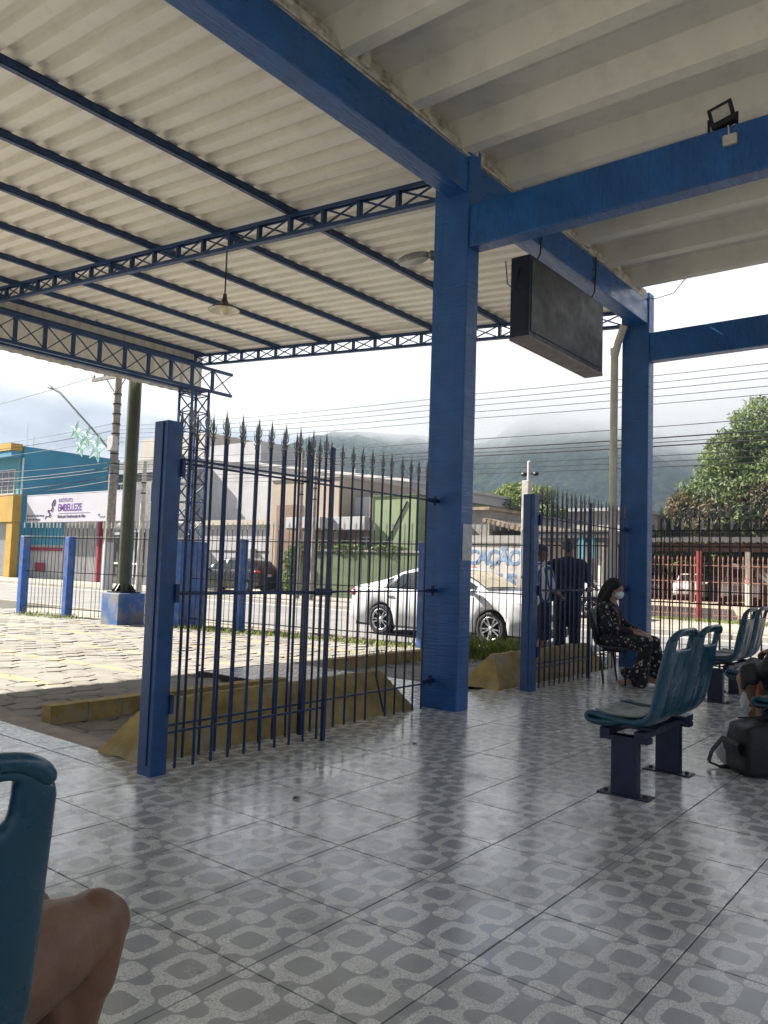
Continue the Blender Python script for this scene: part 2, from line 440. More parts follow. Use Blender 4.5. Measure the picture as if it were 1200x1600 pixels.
M['black_nylon'] = plain('black_nylon_bag', (0.006, 0.006, 0.007), 0.55, 0, 0.3, 7, 0.7, 11)
M['green_folder'] = plain('dark_green_folder', (0.012, 0.05, 0.05), 0.5)
M['eye_dark'] = plain('dark_eye', (0.02, 0.012, 0.01), 0.2)
M['lip'] = plain('muted_lip', (0.25, 0.10, 0.09), 0.5)
M['seat_shell'] = plain('teal_seat_plastic', (0.006, 0.056, 0.098), 0.27, 0, 0.12, 3.5, 0.02, 90)
M['seat_pad'] = plain('worn_grey_seat_pad', (0.20, 0.225, 0.22), 0.5, 0, 0.25, 6, 0.12, 60, dirt=(0.07,0.09,0.09), dirt_amt=0.6, ds=7)
M['grey_seat'] = plain('grey_plastic_chair', (0.055, 0.070, 0.078), 0.5, 0, 0.1, 6)
M['panel_dark'] = plain('grimy_dark_sign_panel', (0.040, 0.043, 0.055), 0.55, 0, 0.3, 2.2, 0.2, 30, dirt=(0.14,0.14,0.15), dirt_amt=0.45, ds=4.5)
M['panel_frame'] = plain('navy_sign_frame', (0.010, 0.016, 0.040), 0.5, 0, 0.25, 6)
M['panel_edge'] = plain('grey_sign_underside', (0.22, 0.20, 0.20), 0.7, 0, 0.2, 6)
M['lamp_shade'] = plain('dark_enamel_shade', (0.035, 0.03, 0.025), 0.4)
M['lamp_inside'] = plain('white_enamel_inside', (0.75, 0.72, 0.62), 0.4)
M['bulb'] = plain('opal_bulb_glass', (0.80, 0.74, 0.55), 0.2)
M['luminaire'] = plain('grey_cast_luminaire', (0.25, 0.25, 0.24), 0.5, 0.3, 0.2, 8)
M['luminaire_glass'] = plain('frosted_luminaire_glass', (0.45, 0.46, 0.45), 0.25)
M['pvc'] = plain('stained_white_pvc', (0.70, 0.66, 0.58), 0.6, 0, 0.15, 3, dirt=(0.3,0.26,0.2), dirt_amt=0.4, ds=4)
M['yellow_kerb'] = plain('worn_yellow_kerb_paint', (0.34, 0.25, 0.085), 0.85, 0, 0.25, 6, 1.0, 32, dirt=(0.36,0.33,0.26), dirt_amt=0.75, ds=5)
M['plinth'] = plain('concrete_plinth_paint', (0.05, 0.14, 0.36), 0.8, 0, 0.25, 3, 0.5, 25, dirt=(0.22,0.215,0.19), dirt_amt=0.95, ds=2.6, dlo=0.40)
def poly_bag():
    k = NM('thin_white_plastic'); k.set(color=k.mix(k.ramp(k.noise(9,5),0.3,0.7), (0.62,0.64,0.66), (0.80,0.81,0.82)), rough=0.3, spec=0.5)
    tr = k.n('ShaderNodeBsdfTranslucent'); tr.inputs[0].default_value = (0.75,0.77,0.8,1)
    ms = k.n('ShaderNodeMixShader'); ms.inputs[0].default_value = 0.45
    k.l(k.b.outputs[0], ms.inputs[1]); k.l(tr.outputs[0], ms.inputs[2]); k.l(ms.outputs[0], k.out.inputs[0])
    k.bump(k.noise(14, 6, 0.6), 0.8, 0.02); return k.done()
M['poly_bag'] = poly_bag()
M['red_bow'] = plain('red_ribbon', (0.55, 0.02, 0.03), 0.5)

def floral(name):
    k = NM(name)
    v = k.co()
    d1 = k.voro(19, v=v); d2 = k.voro(34, v=k.map(v, (1,1,1), (3.1,1.7,0.4)))
    c1 = k.n('ShaderNodeTexVoronoi'); c1.inputs['Scale'].default_value = 19; k.l(v, c1.inputs['Vector'])
    pet = k.math('MULTIPLY', k.ramp(d1, 0.36, 0.26), k.ramp(k.noise(55, 3), 0.42, 0.52))
    spot = k.ramp(d2, 0.22, 0.14)
    sz = k.n('ShaderNodeSeparateXYZ'); k.l(v, sz.inputs[0])
    area = k.math('MAXIMUM', k.ramp(k.noise(6, 3, v=k.map(v, (1,1,1), (5,2,1))), 0.46, 0.55), k.ramp(sz.outputs[2], .36, .26))
    base = k.mix(k.math('MULTIPLY', pet, area), (0.008,0.008,0.014), k.mix(0.6, c1.outputs['Color'], (0.42,0.34,0.38)))
    base = k.mix(k.math('MULTIPLY', spot, k.ramp(k.noise(5, 2), 0.42, 0.56)), base, (0.42,0.42,0.46))
    k.set(color=base, rough=0.8); k.bump(k.noise(30, 4), 0.3, 0.01); return k.done()
M['floral'] = floral('black_floral_cloth')
def striped():
    k = NM('white_blue_striped_shirt')
    s = k.n('ShaderNodeSeparateXYZ'); k.l(k.co(), s.inputs[0])
    w = k.math('SINE', k.math('MULTIPLY', k.math('ADD', s.outputs[0], s.outputs[1]), 70.0))
    k.set(color=k.mix(k.ramp(w, 0.3, 0.5), (0.62,0.64,0.68), (0.05,0.10,0.35)), rough=0.85); return k.done()
M['striped'] = striped()

def tile_print():
    """printed wave-pavement pattern, one tile 0.5 m, four islands on it"""
    k = NM('printed_wave_floor_tile')
    s = k.n('ShaderNodeSeparateXYZ'); k.l(k.co(), s.inputs[0])
    P = 0.2472
    def wrap(c, o):   # distance to the nearest lattice line
        return k.math('MULTIPLY', k.math('ABSOLUTE', k.math('SUBTRACT', k.math('FRACT', k.math('ADD', k.math('DIVIDE', c, P), o)), 0.5)), P)
    def sq4(a, b): return k.math('POWER', k.math('ADD', k.math('POWER', a, 4.6), k.math('POWER', b, 4.6)), 1/4.6)
    wob = k.math('MULTIPLY', k.math('SUBTRACT', k.noise(40, 2), 0.5), 0.008)
    xa, ya = wrap(s.outputs[0], 0.0), wrap(s.outputs[1], 0.0)
    xb, yb = wrap(s.outputs[0], 0.5), wrap(s.outputs[1], 0.5)
    d1 = k.math('ADD', sq4(xa, ya), wob); d2 = k.math('ADD', sq4(xb, yb), wob)
    ring = k.math('MULTIPLY', k.ramp(d1, 0.051, 0.054), k.ramp(d1, 0.090, 0.087))
    lw = k.math('ADD', 0.013, k.math('MULTIPLY', k.ramp(xa, 0.118, 0.080), 0.026))
    link = k.math('MULTIPLY', k.math('LESS_THAN', k.math('ADD', ya, wob), lw), k.ramp(xa, 0.082, 0.086))
    isl = k.ramp(d2, 0.049, 0.046)
    light = k.math('MAXIMUM', k.math('MAXIMUM', ring, link), isl)
    cell = k.voro(95, 'DISTANCE_TO_EDGE', v=k.map(k.co(), (0.75,1.15,1)))
    crack = k.ramp(cell, 0.02, 0.09)
    oi = k.n('ShaderNodeObjectInfo')
    geo = k.n('ShaderNodeNewGeometry')
    st = k.noise(1.7, 7, 0.65, geo.outputs['Position'])
    fine = k.noise(7, 6, 0.7, geo.outputs['Position'])
    lightc = k.mix(crack, (0.42,0.42,0.41), k.mix(k.noise(130,2), (0.66,0.66,0.645), (0.76,0.76,0.74)))
    darkc = k.mix(k.noise(90, 4), (0.335,0.34,0.343), (0.385,0.39,0.393))
    base = k.mix(light, darkc, lightc)
    base = k.mix(k.ramp(st, 0.42, 0.72, 0, 0.35), base, (0.10,0.095,0.09))
    base = k.mix(k.ramp(fine, 0.60, 0.75, 0, 0.4), base, (0.26,0.255,0.245))
    gum = k.voro(1.9, v=geo.outputs['Position'])
    base = k.mix(k.math('MULTIPLY', k.ramp(gum, 0.055, 0.045), 0.75), base, (0.035,0.034,0.033))
    gum2 = k.voro(3.7, v=k.map(geo.outputs['Position'], (1,1.3,1), (4,7,0)))
    base = k.mix(k.math('MULTIPLY', k.ramp(gum2, 0.05, 0.035), 0.6), base, (0.07,0.066,0.06))
    val = k.n('ShaderNodeHueSaturation'); k.l(base, val.inputs['Color'])
    k.l(k.ramp(oi.outputs['Random'], 0, 1, 0.93, 1.07, False), val.inputs['Value'])
    r = k.math('ADD', k.ramp(st, 0.3, 0.7, 0.11, 0.24), k.math('ADD', k.math('MULTIPLY', light, 0.02), k.ramp(fine, 0.45, 0.7, 0, 0.16)))
    k.set(color=val.outputs[0], rough=r, spec=0.8)
    h = k.math('ADD', k.math('MULTIPLY', k.math('MULTIPLY', light, crack), 0.4), k.math('MULTIPLY', k.noise(3.5, 3, 0.5), 0.6))
    k.bump(h, 0.05, 0.006); return k.done()
M['tile'] = tile_print()
def paver_mat():
    k = NM('hexagonal_concrete_paver')
    geo = k.n('ShaderNodeNewGeometry'); p = geo.outputs['Position']
    base = k.mix(k.ramp(geo.outputs['Random Per Island'], 0, 1, 0, 1), (0.21,0.20,0.18), (0.275,0.26,0.23))
    oi = k.n('ShaderNodeObjectInfo')
    base = k.mix(k.math('MULTIPLY', oi.outputs['Random'], 0.4), base, (0.23,0.22,0.20))
    base = k.mix(k.ramp(k.noise(2.5, 7, 0.65, p), 0.42, 0.68, 0, 0.7), base, (0.13,0.115,0.095))
    # worn yellow bay lines painted across the yard
    s = k.n('ShaderNodeSeparateXYZ'); k.l(p, s.inputs[0])
    t = k.math('ADD', k.math('MULTIPLY', s.outputs[1], 0.10), s.outputs[0])
    fr = k.math('FRACT', k.math('DIVIDE', t, 1.27))
    line = k.math('MULTIPLY', k.ramp(fr, 0.14, 0.11, smooth=False), k.ramp(k.noise(4, 5, 0.7, p), 0.38, 0.55))
    far = k.ramp(s.outputs[1], 7.6, 8.0)
    base = k.mix(k.math('MULTIPLY', k.math('MULTIPLY', line, far), 0.5), base, (0.50,0.38,0.12))
    k.set(color=base, rough=0.9); k.bump(k.noise(55, 5, 0.65, p), 0.5, 0.008); return k.done()
M['paver'] = paver_mat()
def graffiti_wall():
    k = NM('stained_white_wall')
    base = k.mix(k.ramp(k.noise(1.5, 7, 0.65), 0.42, 0.7), (0.50,0.48,0.46), (0.27,0.255,0.24))
    k.set(color=base, rough=0.9); return k.done()
M['graffiti'] = graffiti_wall()
M['graffiti_blue'] = plain('faded_blue_lettering', (0.17, 0.27, 0.42), 0.9, 0, 0.3, 4, dirt=(0.42,0.41,0.40), dirt_amt=0.5, ds=4)
M['graffiti_red'] = plain('faded_red_lettering', (0.55, 0.18, 0.13), 0.9, 0, 0.3, 6)
M['forest'] = None
def forest():
    k = NM('forested_slope')
    p = k.n('ShaderNodeNewGeometry').outputs['Position']
    v = k.noise(0.035, 9, 0.7, p)
    cr = k.voro(0.16, v=p)
    base = k.mix(k.ramp(v, 0.3, 0.72), (0.006,0.014,0.011), (0.030,0.046,0.026))
    base = k.mix(k.ramp(cr, 0.2, 0.8, 0, 0.45), base, (0.05,0.068,0.032))
    k.set(color=base, rough=1.0, spec=0.0)
    k.bump(k.math('SUBTRACT', 1.0, cr), 1.0, 4.0); return k.done()
M['forest'] = forest()
# ================================================================== SETTING
FX0, FX1, FY0, FY1 = -4.26, 10.74, -4.13, 4.37     # tiled floor under the roof
ZY = -0.08                                           # paved yard level
ZS = -0.17                                           # road level
g = MB(); g.add([(-2500,-2500,-0.32),(2500,-2500,-0.32),(2500,2500,-0.32),(-2500,2500,-0.32)], [(0,1,2,3)])
struct('ground', g, M['ground'])
g = MB(); g.box((11.25,-70,-0.30),(19.3,110,ZS)); struct('road', g, M['asphalt'])
g = MB(); g.box((19.45,-70,-0.30),(25.0,110,-0.055)); struct('far_pavement', g, M['pavement'])
g = MB(); g.box((25.0,-60,-0.30),(62,30,-0.06)); struct('sandy_lot', g, M['sand'])
kerb = bpy.data.objects.new('far_kerb', None); col.objects.link(kerb); kerb['kind'] = 'structure'
km = MB().cbox((19.3,0.006,-0.29),(19.45,0.994,-0.035),0.015).mesh('kerb_stone'); setmat(km, M['kerb_stone'])
for y in range(-12, 60):
    o = bpy.data.objects.new('kerb_stone', km); col.objects.link(o); o.parent = kerb
    o.location = (random.uniform(-.01,.01), y, random.uniform(-.006,.006))
# near pavement strip between fence and road
g = MB(); g.add([(8.9,19.5,ZY-.004),(11.1,19.5,ZY-.004),(11.1,-30,ZY-.004),(10.75,-30,ZY-.004),(10.95,7.8,ZY-.004)], [(0,4,3,2,1)])
g.box((11.1,-30,-0.3),(11.25,40,ZY+0.03))
struct('near_pavement', g, M['pavement'])
# worn light wheel tracks and gutters on the road
g = MB()
g.add([(18.7,-40,ZS+.004),(19.29,-40,ZS+.004),(19.29,80,ZS+.004),(18.7,80,ZS+.004)], [(0,1,2,3)])
struct('gutter', g, M['kerb_stone'])

# yard of hexagonal pavers
g = MB(); g.box((-6,4.37,-0.28),(11.1,30,ZY-0.022)); struct('yard_bed', g, M['joint'])
yard = bpy.context.scene.objects['yard_bed']
def hexagon(mb, cx, cy, a, b, ztop, zb, tilt=(0,0), jit=0.0):
    """flat-sided paver, long axis along y, chamfered top"""
    pts = [(-a*.5,-b*.33),(0,-b*.5),(a*.5,-b*.33),(a*.5,b*.33),(0,b*.5),(-a*.5,b*.33)]
    pts = [(x+random.uniform(-jit,jit), y+random.uniform(-jit,jit)) for x, y in pts]
    vs = [(cx+x*s, cy+y*s, z+x*tilt[0]+y*tilt[1]) for s, z in ((1.0,zb),(1.0,ztop-.008),(.94,ztop)) for x, y in pts]
    fs = [(12,13,14,15,16,17)]
    for k in range(2):
        for i in range(6): fs.append((k*6+i, k*6+(i+1)%6, (k+1)*6+(i+1)%6, (k+1)*6+i))
    mb.add(vs, fs)
PA, PB = 0.300, 0.345
hexm = []
for i in range(6):
    m_ = MB(); hexagon(m_, 0, 0, PA-.014, PB-.012, 0.0, -0.05, (random.uniform(-.03,.03), random.uniform(-.03,.03)), .006)
    me = m_.mesh('paver'); setmat(me, M['paver']); hexm.append(me)
spots = []
for r_ in range(0, 100):
    y = 4.55 + r_*PB*0.83
    if y > 29: break
    for c_ in range(-14, 60):
        x = c_*PA + (PA/2 if r_ % 2 else 0)
        if x < -5.8 or x > 10.9: continue
        if x > 8.8 and y > 12 + (10.9-x)/0.18 : continue
        if x < 3.15 and y < 9.0: continue                       # tiled walkway
        if 5.95 < x < 7.35 and y < 7.5: continue                 # tiled path
        spots.append((x, y))
spots.sort(key=lambda p: math.hypot(p[0], p[1]) + (0 if p[0] > 0.45*(p[1]-6) else 60))
for x, y in spots[:300]:
    o = bpy.data.objects.new('paver', random.choice(hexm)); col.objects.link(o); o.parent = yard
    o.location = (x, y, ZY + random.uniform(-.006,.006)); o.rotation_euler = (0,0,random.uniform(-.03,.03))
m_ = MB()
for x, y in spots[300:]:
    hexagon(m_, x, y, PA-.014, PB-.012, ZY+random.uniform(-.006,.006), ZY-.05, (random.uniform(-.03,.03), random.uniform(-.03,.03)), .006)
o = obj('far_pavers', m_.mesh('far_pavers', fix=False), M['paver'], yard); o['kind'] = 'stuff'

# tiled floor
g = MB(); g.box((FX0,FY0,-0.28),(FX1,FY1-.002,-0.005)); g.box((-4.26,FY1-.002,-0.28),(2.96,8.87,-0.005)); g.box((5.98,FY1-.002,-0.28),(7.3,7.45,-0.035))
struct('floor', g, M['grout']); floor = bpy.context.scene.objects['floor']
def tile_mesh():
    bm = bmesh.new(); s = 0.2472
    vs0 = [bm.verts.new((x*s, y*s, -0.012)) for x, y in ((-1,-1),(1,-1),(1,1),(-1,1))]
    vs1 = [bm.verts.new((x*s, y*s, -0.0015)) for x, y in ((-1,-1),(1,-1),(1,1),(-1,1))]
    vs2 = [bm.verts.new((x*(s-.002), y*(s-.002), 0)) for x, y in ((-1,-1),(1,-1),(1,1),(-1,1))]
    for a, b in ((vs0,vs1),(vs1,vs2)):
        for i in range(4): bm.faces.new((a[i], a[(i+1)%4], b[(i+1)%4], b[i]))
    bm.faces.new(vs2); me = bpy.data.meshes.new('floor_tile'); bm.to_mesh(me); bm.free(); return me
tmesh = tile_mesh(); setmat(tmesh, M['tile'])
tiles = []
for i in range(30):
    for j in range(17):
        x, y = FX0+.25+.5*i, FY0+.25+.5*j
        tiles.append((x, y, 0.0))
for i in range(15):
    for j in range(9):
        x, y = FX0+.25+.5*i, FY1+.25+.5*j
        if x < 2.75: tiles.append((x, y, 0.0))
for j in range(9): tiles.append((2.851, FY1+.25+.5*j, 0.0))
for i in range(3):
    for j in range(6): tiles.append((6.24+.43*i, FY1+.26+.5*j, -0.03))
def tkey(t):
    x, y, z = t; cx = .62*x-.784*y; cz = .781*x+.6206*y
    vis = cz > 0.3 and abs(cx/cz) < .56
    return math.hypot(x, y) + (0 if vis else 100)
tiles.sort(key=tkey)
for x, y, z in tiles[:300]:
    o = bpy.data.objects.new('floor_tile', tmesh); col.objects.link(o); o.parent = floor
    if abs(x-2.851) < .001: o.scale = (.42,1,1)
    o.location = (x, y, z + random.uniform(-.0006,.0006)); o.rotation_euler = (random.uniform(-.0012,.0012), random.uniform(-.0012,.0012), 0)
m_ = MB()
for x, y, z in tiles[300:]:
    m_.add([(x+v.co.x*(.42 if abs(x-2.851) < .001 else 1), y+v.co.y, z+v.co.z) for v in tmesh.vertices], [tuple(p.vertices) for p in tmesh.polygons])
o = obj('far_floor_tiles', m_.mesh('far_floor_tiles', fix=False), M['tile'], floor); o['kind'] = 'stuff'
g = MB(); g.box((2.965,4.36,-0.28),(3.17,8.87,-0.006)); g.box((2.965,4.375,-.28),(5.97,4.50,-0.02)); g.box((7.31,4.375,-.28),(10.74,4.5,-0.02)); struct('concrete_edging', g, M['brown_concrete'])

# forested mountain: a real slope 420-900 m away
def ridge(px):
    pts = [(-900,850),(-300,850),(100,835),(250,800),(340,757),(400,722),(440,697),(480,678),(530,668),(580,670),(640,676),(700,690),(760,680),(820,650),(900,630),(1000,630),(1080,650),(1200,690),(1400,730),(1900,800),(2500,850)]
    for (a, b), (c, d) in zip(pts, pts[1:]):
        if a <= px <= c:
            t = (px-a)/(c-a); t = t*t*(3-2*t); return b + (d-b)*t
    return 850
m_ = MB(); vs = []; NA, ND = 260, 44
for i in range(NA+1):
    px = -900 + 3400*i/NA
    dx = (0.62005979*(px-600) + 0.78095735*1228 + 0.075*90); dy = (-0.78387513*(px-600) + 0.62066215*1228 + .0178*90)
    n_ = math.hypot(dx, dy); dx /= n_; dy /= n_
    hz = 886 + 0.0326*(px-600)
    ang = (hz - ridge(px)) / math.hypot(1228, px-600)
    for j in range(ND+1):
        t = j/ND
        D = 430 + 330*t
        h = ang*760*(t**0.75)
        p = Vector((dx*D, dy*D, 0))
        n2_ = mnoise.fractal(p*0.008, 1.0, 2.0, 5)*26*min(1, t*3)*(0.3+0.7*t*(1-t)*3) + mnoise.fractal(p*0.045, 1.0, 2.1, 3)*5.0
        if t > 0.999: n2_ *= 0.6
        vs.append((p.x, p.y, h + n2_ - 3*(1-t)))
fs = [(i*(ND+1)+j, (i+1)*(ND+1)+j, (i+1)*(ND+1)+j+1, i*(ND+1)+j+1) for i in range(NA) for j in range(ND)]
m_.add(vs, fs, True); struct('mountain', m_, M['forest'], fix=False)

# ================================================================== STATION BUILDING
GC = 'square blue concrete columns of the bus station'
def column(x0, label):
    t = thing('concrete_column', label, 'column', (x0, 4.0, 0), 0, GC)
    m_ = MB(); m_.cbox((x0,3.82,-0.05),(x0+.2,4.2,5.17),0.012)
    part('shaft', m_, M['blue_concrete'], t)
    return t
c1 = column(5.91, 'thick blue concrete column with pale paper notice, holding the roof beams mid picture')
c2 = column(10.55, 'blue concrete column behind the seated woman with white drainpipe beside it')
column(1.1, 'blue concrete column close to the camera side, left of the gate post')
m_ = MB()
bm = bmesh.new()
m_.cbox((-4.3,3.837,4.72),(10.60,4.055,5.05),0.012)
mainb = solo('roof_beam', m_, M['blue_beam'], 'long blue concrete beam running along the column tops between the two roofs', 'beam', None, (3,3.95,4.72))
# mortar that beds the roof channels: broken lumps
m_ = MB(); x = -4.2
while x < 10.5:
    w = random.uniform(.25,.6); h = random.uniform(.09,.15)
    m_.cbox((x,3.842+random.uniform(0,.012),5.048),(x+w,4.03,5.05+h),0.018); x += w + random.uniform(-.02,.004)
for k in range(18):
    x = -4.1 + .84*k + random.uniform(-.05,.05)
    m_.cbox((x,3.80,5.10),(x+.10,3.95,5.10+random.uniform(.12,.2)),0.02)
m_.box((-4.25,3.93,5.045),(10.14,3.956,5.335))  # continuous strip added to stop sun leaking in between the two roofs
part('mortar_bed_and_sun_strip', m_, M['mortar'], mainb)
def crossbeam(x0, label):
    m_ = MB(); m_.cbox((x0,-2.7,4.2),(x0+.165,3.825,4.60),0.012)
    return solo('cross_beam', m_, M['blue_beam'], label, 'beam', 'blue cross beams running right from the columns', (x0,0,4.2))
crossbeam(5.93, 'blue cross beam with floodlight standing on it, starting at the thick middle column')
crossbeam(10.57, 'blue cross beam against the sky, starting at the column behind the seated woman')
# fibre-cement channel roof, one channel per part
t = thing('channel_roof', 'cream trapezoid channel roof over the waiting hall', 'roof', (3,0,5.1))
P_ = 0.84
prof = [(-0.42,5.315),(-0.15,5.300),(-0.02,5.105),(0.10,5.098),(0.22,5.285),(0.42,5.315)]
up = [(x, z+0.022) for x, z in prof]
def channel():
    m_ = MB(); poly = prof + up[::-1]; n = len(poly)
    ya, yb = -2.6, 3.96
    vs = [(x, ya, z) for x, z in poly] + [(x, yb, z) for x, z in poly]
    fs = [(i, i+n, (i+1)%n+n, (i+1)%n) for i in range(n)]
    k = len(prof)
    for i in range(k-1): 
        fs.append((i, i+1, n-2-i, n-1-i)); fs.append((n+i, n+n-1-i, n+n-2-i, n+i+1))
    return m_.add(vs, fs)
cm = channel().mesh('roof_channel', (0,0,5.1)); setmat(cm, M['roof_concrete'])
for k in range(17):
    o = bpy.data.objects.new('roof_channel', cm); col.objects.link(o); o.parent = t
    o.location = (-4.02+P_*k+.62-3, 0, random.uniform(-.004,.004)); o.rotation_euler = (0, 0, random.uniform(-.002,.002))

# ------------------------------------------------------------------ steel canopy over the yard
def zc(y): return 4.75 + 0.078*(y-4.2)
can = thing('steel_canopy', 'blue steel framed canopy with cream corrugated sheets over the paved yard', 'canopy', (6,8.5,4.7))
YE = 14.0
per = 0.245
def sheet(n, ya, yb, f):
    xs = []
    for k in range(n):
        x = k*per; xs += [(x,0),(x+.115,0),(x+.133,.072),(x+.228,.072)]
    xs += [(n*per,.0015),(n*per+.112,.0015)]
    m_ = MB(); vs = []; fs = []
    for y in (ya, yb):
        for x, z in xs: vs.append((x, y, f(y)+z))
    q = len(xs)
    for i in range(q-1): fs.append((i, i+1, q+i+1, q+i))
    return m_.add(vs, fs)
zs = lambda y: zc(y)+0.25+0.085
shm = sheet(4, 4.06, YE-.004, zs).mesh('roof_sheet', (0,8.5,4.7)); setmat(shm, M['cream_sheet'])
nsh = 16
for k in range(nsh):
    o = bpy.data.objects.new('roof_sheet', shm); col.objects.link(o); o.parent = can
    o.location = (-4.75+k*4*per-6, 0, .0004*k)
# vertical corrugated fascia
xs = []
for k in range(4):
    x = k*per; xs += [(x,0),(x+.10,0),(x+.135,.042),(x+.21,.042)]
xs.append((4*per,0))
m_ = MB(); q = len(xs)
m_.add([(x, YE+d, 4.89) for x, d in xs] + [(x, YE+d, 5.96) for x, d in xs], [(i,i+1,q+i+1,q+i) for i in range(q-1)])
fam = m_.mesh('fascia_sheet', (0,8.5,4.7)); setmat(fam, M['cream_sheet'])
for k in range(nsh):
    o = bpy.data.objects.new('fascia_sheet', fam); col.objects.link(o); o.parent = can
    o.location = (-4.75+k*4*per-6, 0, random.uniform(-.01,.01))
for y in (4.36, 5.05, 6.25, 7.55, 8.85, 10.15, 11.45, 12.7, 13.85):
    if y == 5.05: continue
    m_ = MB(); z = zc(y)+.252
    m_.box((-4.8,y-.030,z),(10.85,y+.030,z+.006)); m_.box((-4.8,y-.030,z),(10.85,y-.024,z+.078)); m_.box((-4.8,y-.030,z+.072),(10.85,y+.030,z+.078))
    part('purlin', m_, M['blue_steel'], can)
postm = MB().box((-.028,-.02,0),(.028,.02,.19)).mesh('post'); setmat(postm, M['blue_steel'])
def truss(x, y0, y1, step):
    m_ = MB(); ch = .042
    for zo in (ch/2, .25-ch/2):
        for sx in (-.03,.03): m_.bar((x+sx,y0,zc(y0)+zo),(x+sx,y1,zc(y1)+zo),.012,ch)
    m_.bar((x,y0,zc(y0)+.006),(x,y1,zc(y1)+.006),.06,.010); m_.bar((x,y0,zc(y0)+.246),(x,y1,zc(y1)+.246),.06,.010)
    tr = part('truss', m_, M['blue_steel'], can)
    n = int(round((y1-y0)/step)); st = (y1-y0)/n
    for k in range(n+1):
        y = y0 + st*k; yy = min(max(y, y0+.02), y1-.02)
        o = bpy.data.objects.new('post', postm); col.objects.link(o); o.parent = tr
        o.location = Vector((x, yy, zc(yy)+.03)) - wloc(can); o.rotation_euler = (0,0,0)
        if k < n:
            for s in (0, 1):
                b = MB(); a_, c_ = (.035, .215) if s else (.215, .035)
                dx = .008 if s else -.008
                b.bar((x+dx,y+.02,zc(y)+a_),(x+dx,y+st-.02,zc(y+st)+c_),.012,.020)
                part('brace', b, M['blue_steel'], tr)
    return tr
truss(6.0, 4.20, 13.9, 0.5)
truss(10.65, 4.20, 13.9, 0.5)
# edge girder along x at y = 13.1, with X bracing, cantilevering to x = 11
YG, ZG0, ZG1 = 13.05, 4.78, 5.30
m_ = MB()
m_.bar((-4.8,YG,ZG0+.03),(11.0,YG,ZG0+.03),.06,.06); m_.bar((-4.8,YG,ZG1-.03),(11.0,YG,ZG1-.03),.06,.06)
m_.bar((-4.8,YG+.22,ZG0+.03),(10.4,YG+.22,ZG0+.03),.05,.05)
gd = part('girder', m_, M['blue_steel'], can)
x = -4.78; st = 0.526
while x < 10.98:
    b = MB().box((x-.03,YG-.025,ZG0+.06),(x+.03,YG+.025,ZG1-.06)); part('post', b, M['blue_steel'], gd)
    if x + st < 11.1:
        for s in (0,1):
            a_, c_ = (ZG0+.07, ZG1-.07) if s else (ZG1-.07, ZG0+.07)
            b = MB().bar((x+.04,YG+(.012 if s else -.012),a_),(min(x+st-.03,10.96),YG+(.012 if s else -.012),c_),.024,.016); part('brace', b, M['blue_steel'], gd)
    x += st
# upper second chord behind the girder and edge rail under the fascia
m_ = MB(); m_.bar((-4.8,YE-.03,4.98),(10.8,YE-.03,4.98),.04,.04); m_.bar((-4.8,YE-.03,5.62),(10.9,YE-.03,5.62),.05,.05)
part('fascia_rail', m_, M['blue_steel'], can)
# lattice column on its pedestal
LX, LY = 10.08, 13.12
lc = thing('lattice_column', 'blue lattice steel column standing on the tall blue pedestal under the canopy corner', 'column', (LX,LY,1.64))
hw = .21
for sx in (-1,1):
    for sy in (-1,1):
        b = MB(); b.bar((LX+sx*hw,LY+sy*hw,1.64),(LX+sx*hw,LY+sy*hw,4.79),.04); part('leg', b, M['blue_steel'], lc)
z = 1.70; k = 0
while z < 4.7:
    z2 = min(z+.37, 4.76)
    for a_, c_ in (((-1,-1),(1,-1)),((1,-1),(1,1)),((1,1),(-1,1)),((-1,1),(-1,-1))):
        if k % 2: a_, c_ = c_, a_
        b = MB().bar((LX+a_[0]*hw,LY+a_[1]*hw,z),(LX+c_[0]*hw,LY+c_[1]*hw,z2),.022); part('brace', b, M['blue_steel'], lc)
        b = MB().bar((LX+a_[0]*hw,LY+a_[1]*hw,z2),(LX+c_[0]*hw,LY+c_[1]*hw,z2),.02); part('brace', b, M['blue_steel'], lc)
    z = z2; k += 1
m_ = MB().cbox((9.74,12.83,-.14),(10.42,13.55,1.64),0.02)
solo('column_pedestal', m_, M['blue_post'], 'tall blue concrete pedestal with torn notice under the lattice steel column', 'pedestal', None, (10.08,13.2,-.1))
m_ = MB().box((9.727,13.05,1.17),(9.738,13.38,1.44)).box((9.722,13.1,1.20),(9.727,13.3,1.40))
solo('torn_notice', m_, M['paper_brown'], 'torn yellowish paper notice pasted on the tall blue pedestal', 'notice', None, (9.73,13.2,1.17))
# paper notice on the middle column
m_ = MB(); m_.box((5.945,3.8135,1.335),(6.095,3.817,1.66))
solo('paper_notice', m_, M['paper'], 'pale paper notice taped to the narrow side of the middle blue column', 'notice', None, (6.0,3.815,1.3))
# gate hinge lugs on the column are parts of the gate leaf; cable hook on the column
# drainpipe by the far column
m_ = MB(); m_.tube([(10.47,4.275,-.05),(10.47,4.275,4.35)], .052, 12); m_.tube([(10.47,4.275,4.3),(10.46,4.22,4.5),(10.46,4.14,4.72)], .052, 12)
for z in (1.2,2.9,4.33): m_.tube([(10.47,4.275,z),(10.47,4.275,z+.09)], .06, 12)
solo('drainpipe', m_, M['pvc'], 'stained white drainpipe running down beside the far blue column', 'drainpipe', None, (10.42,4.31,0))
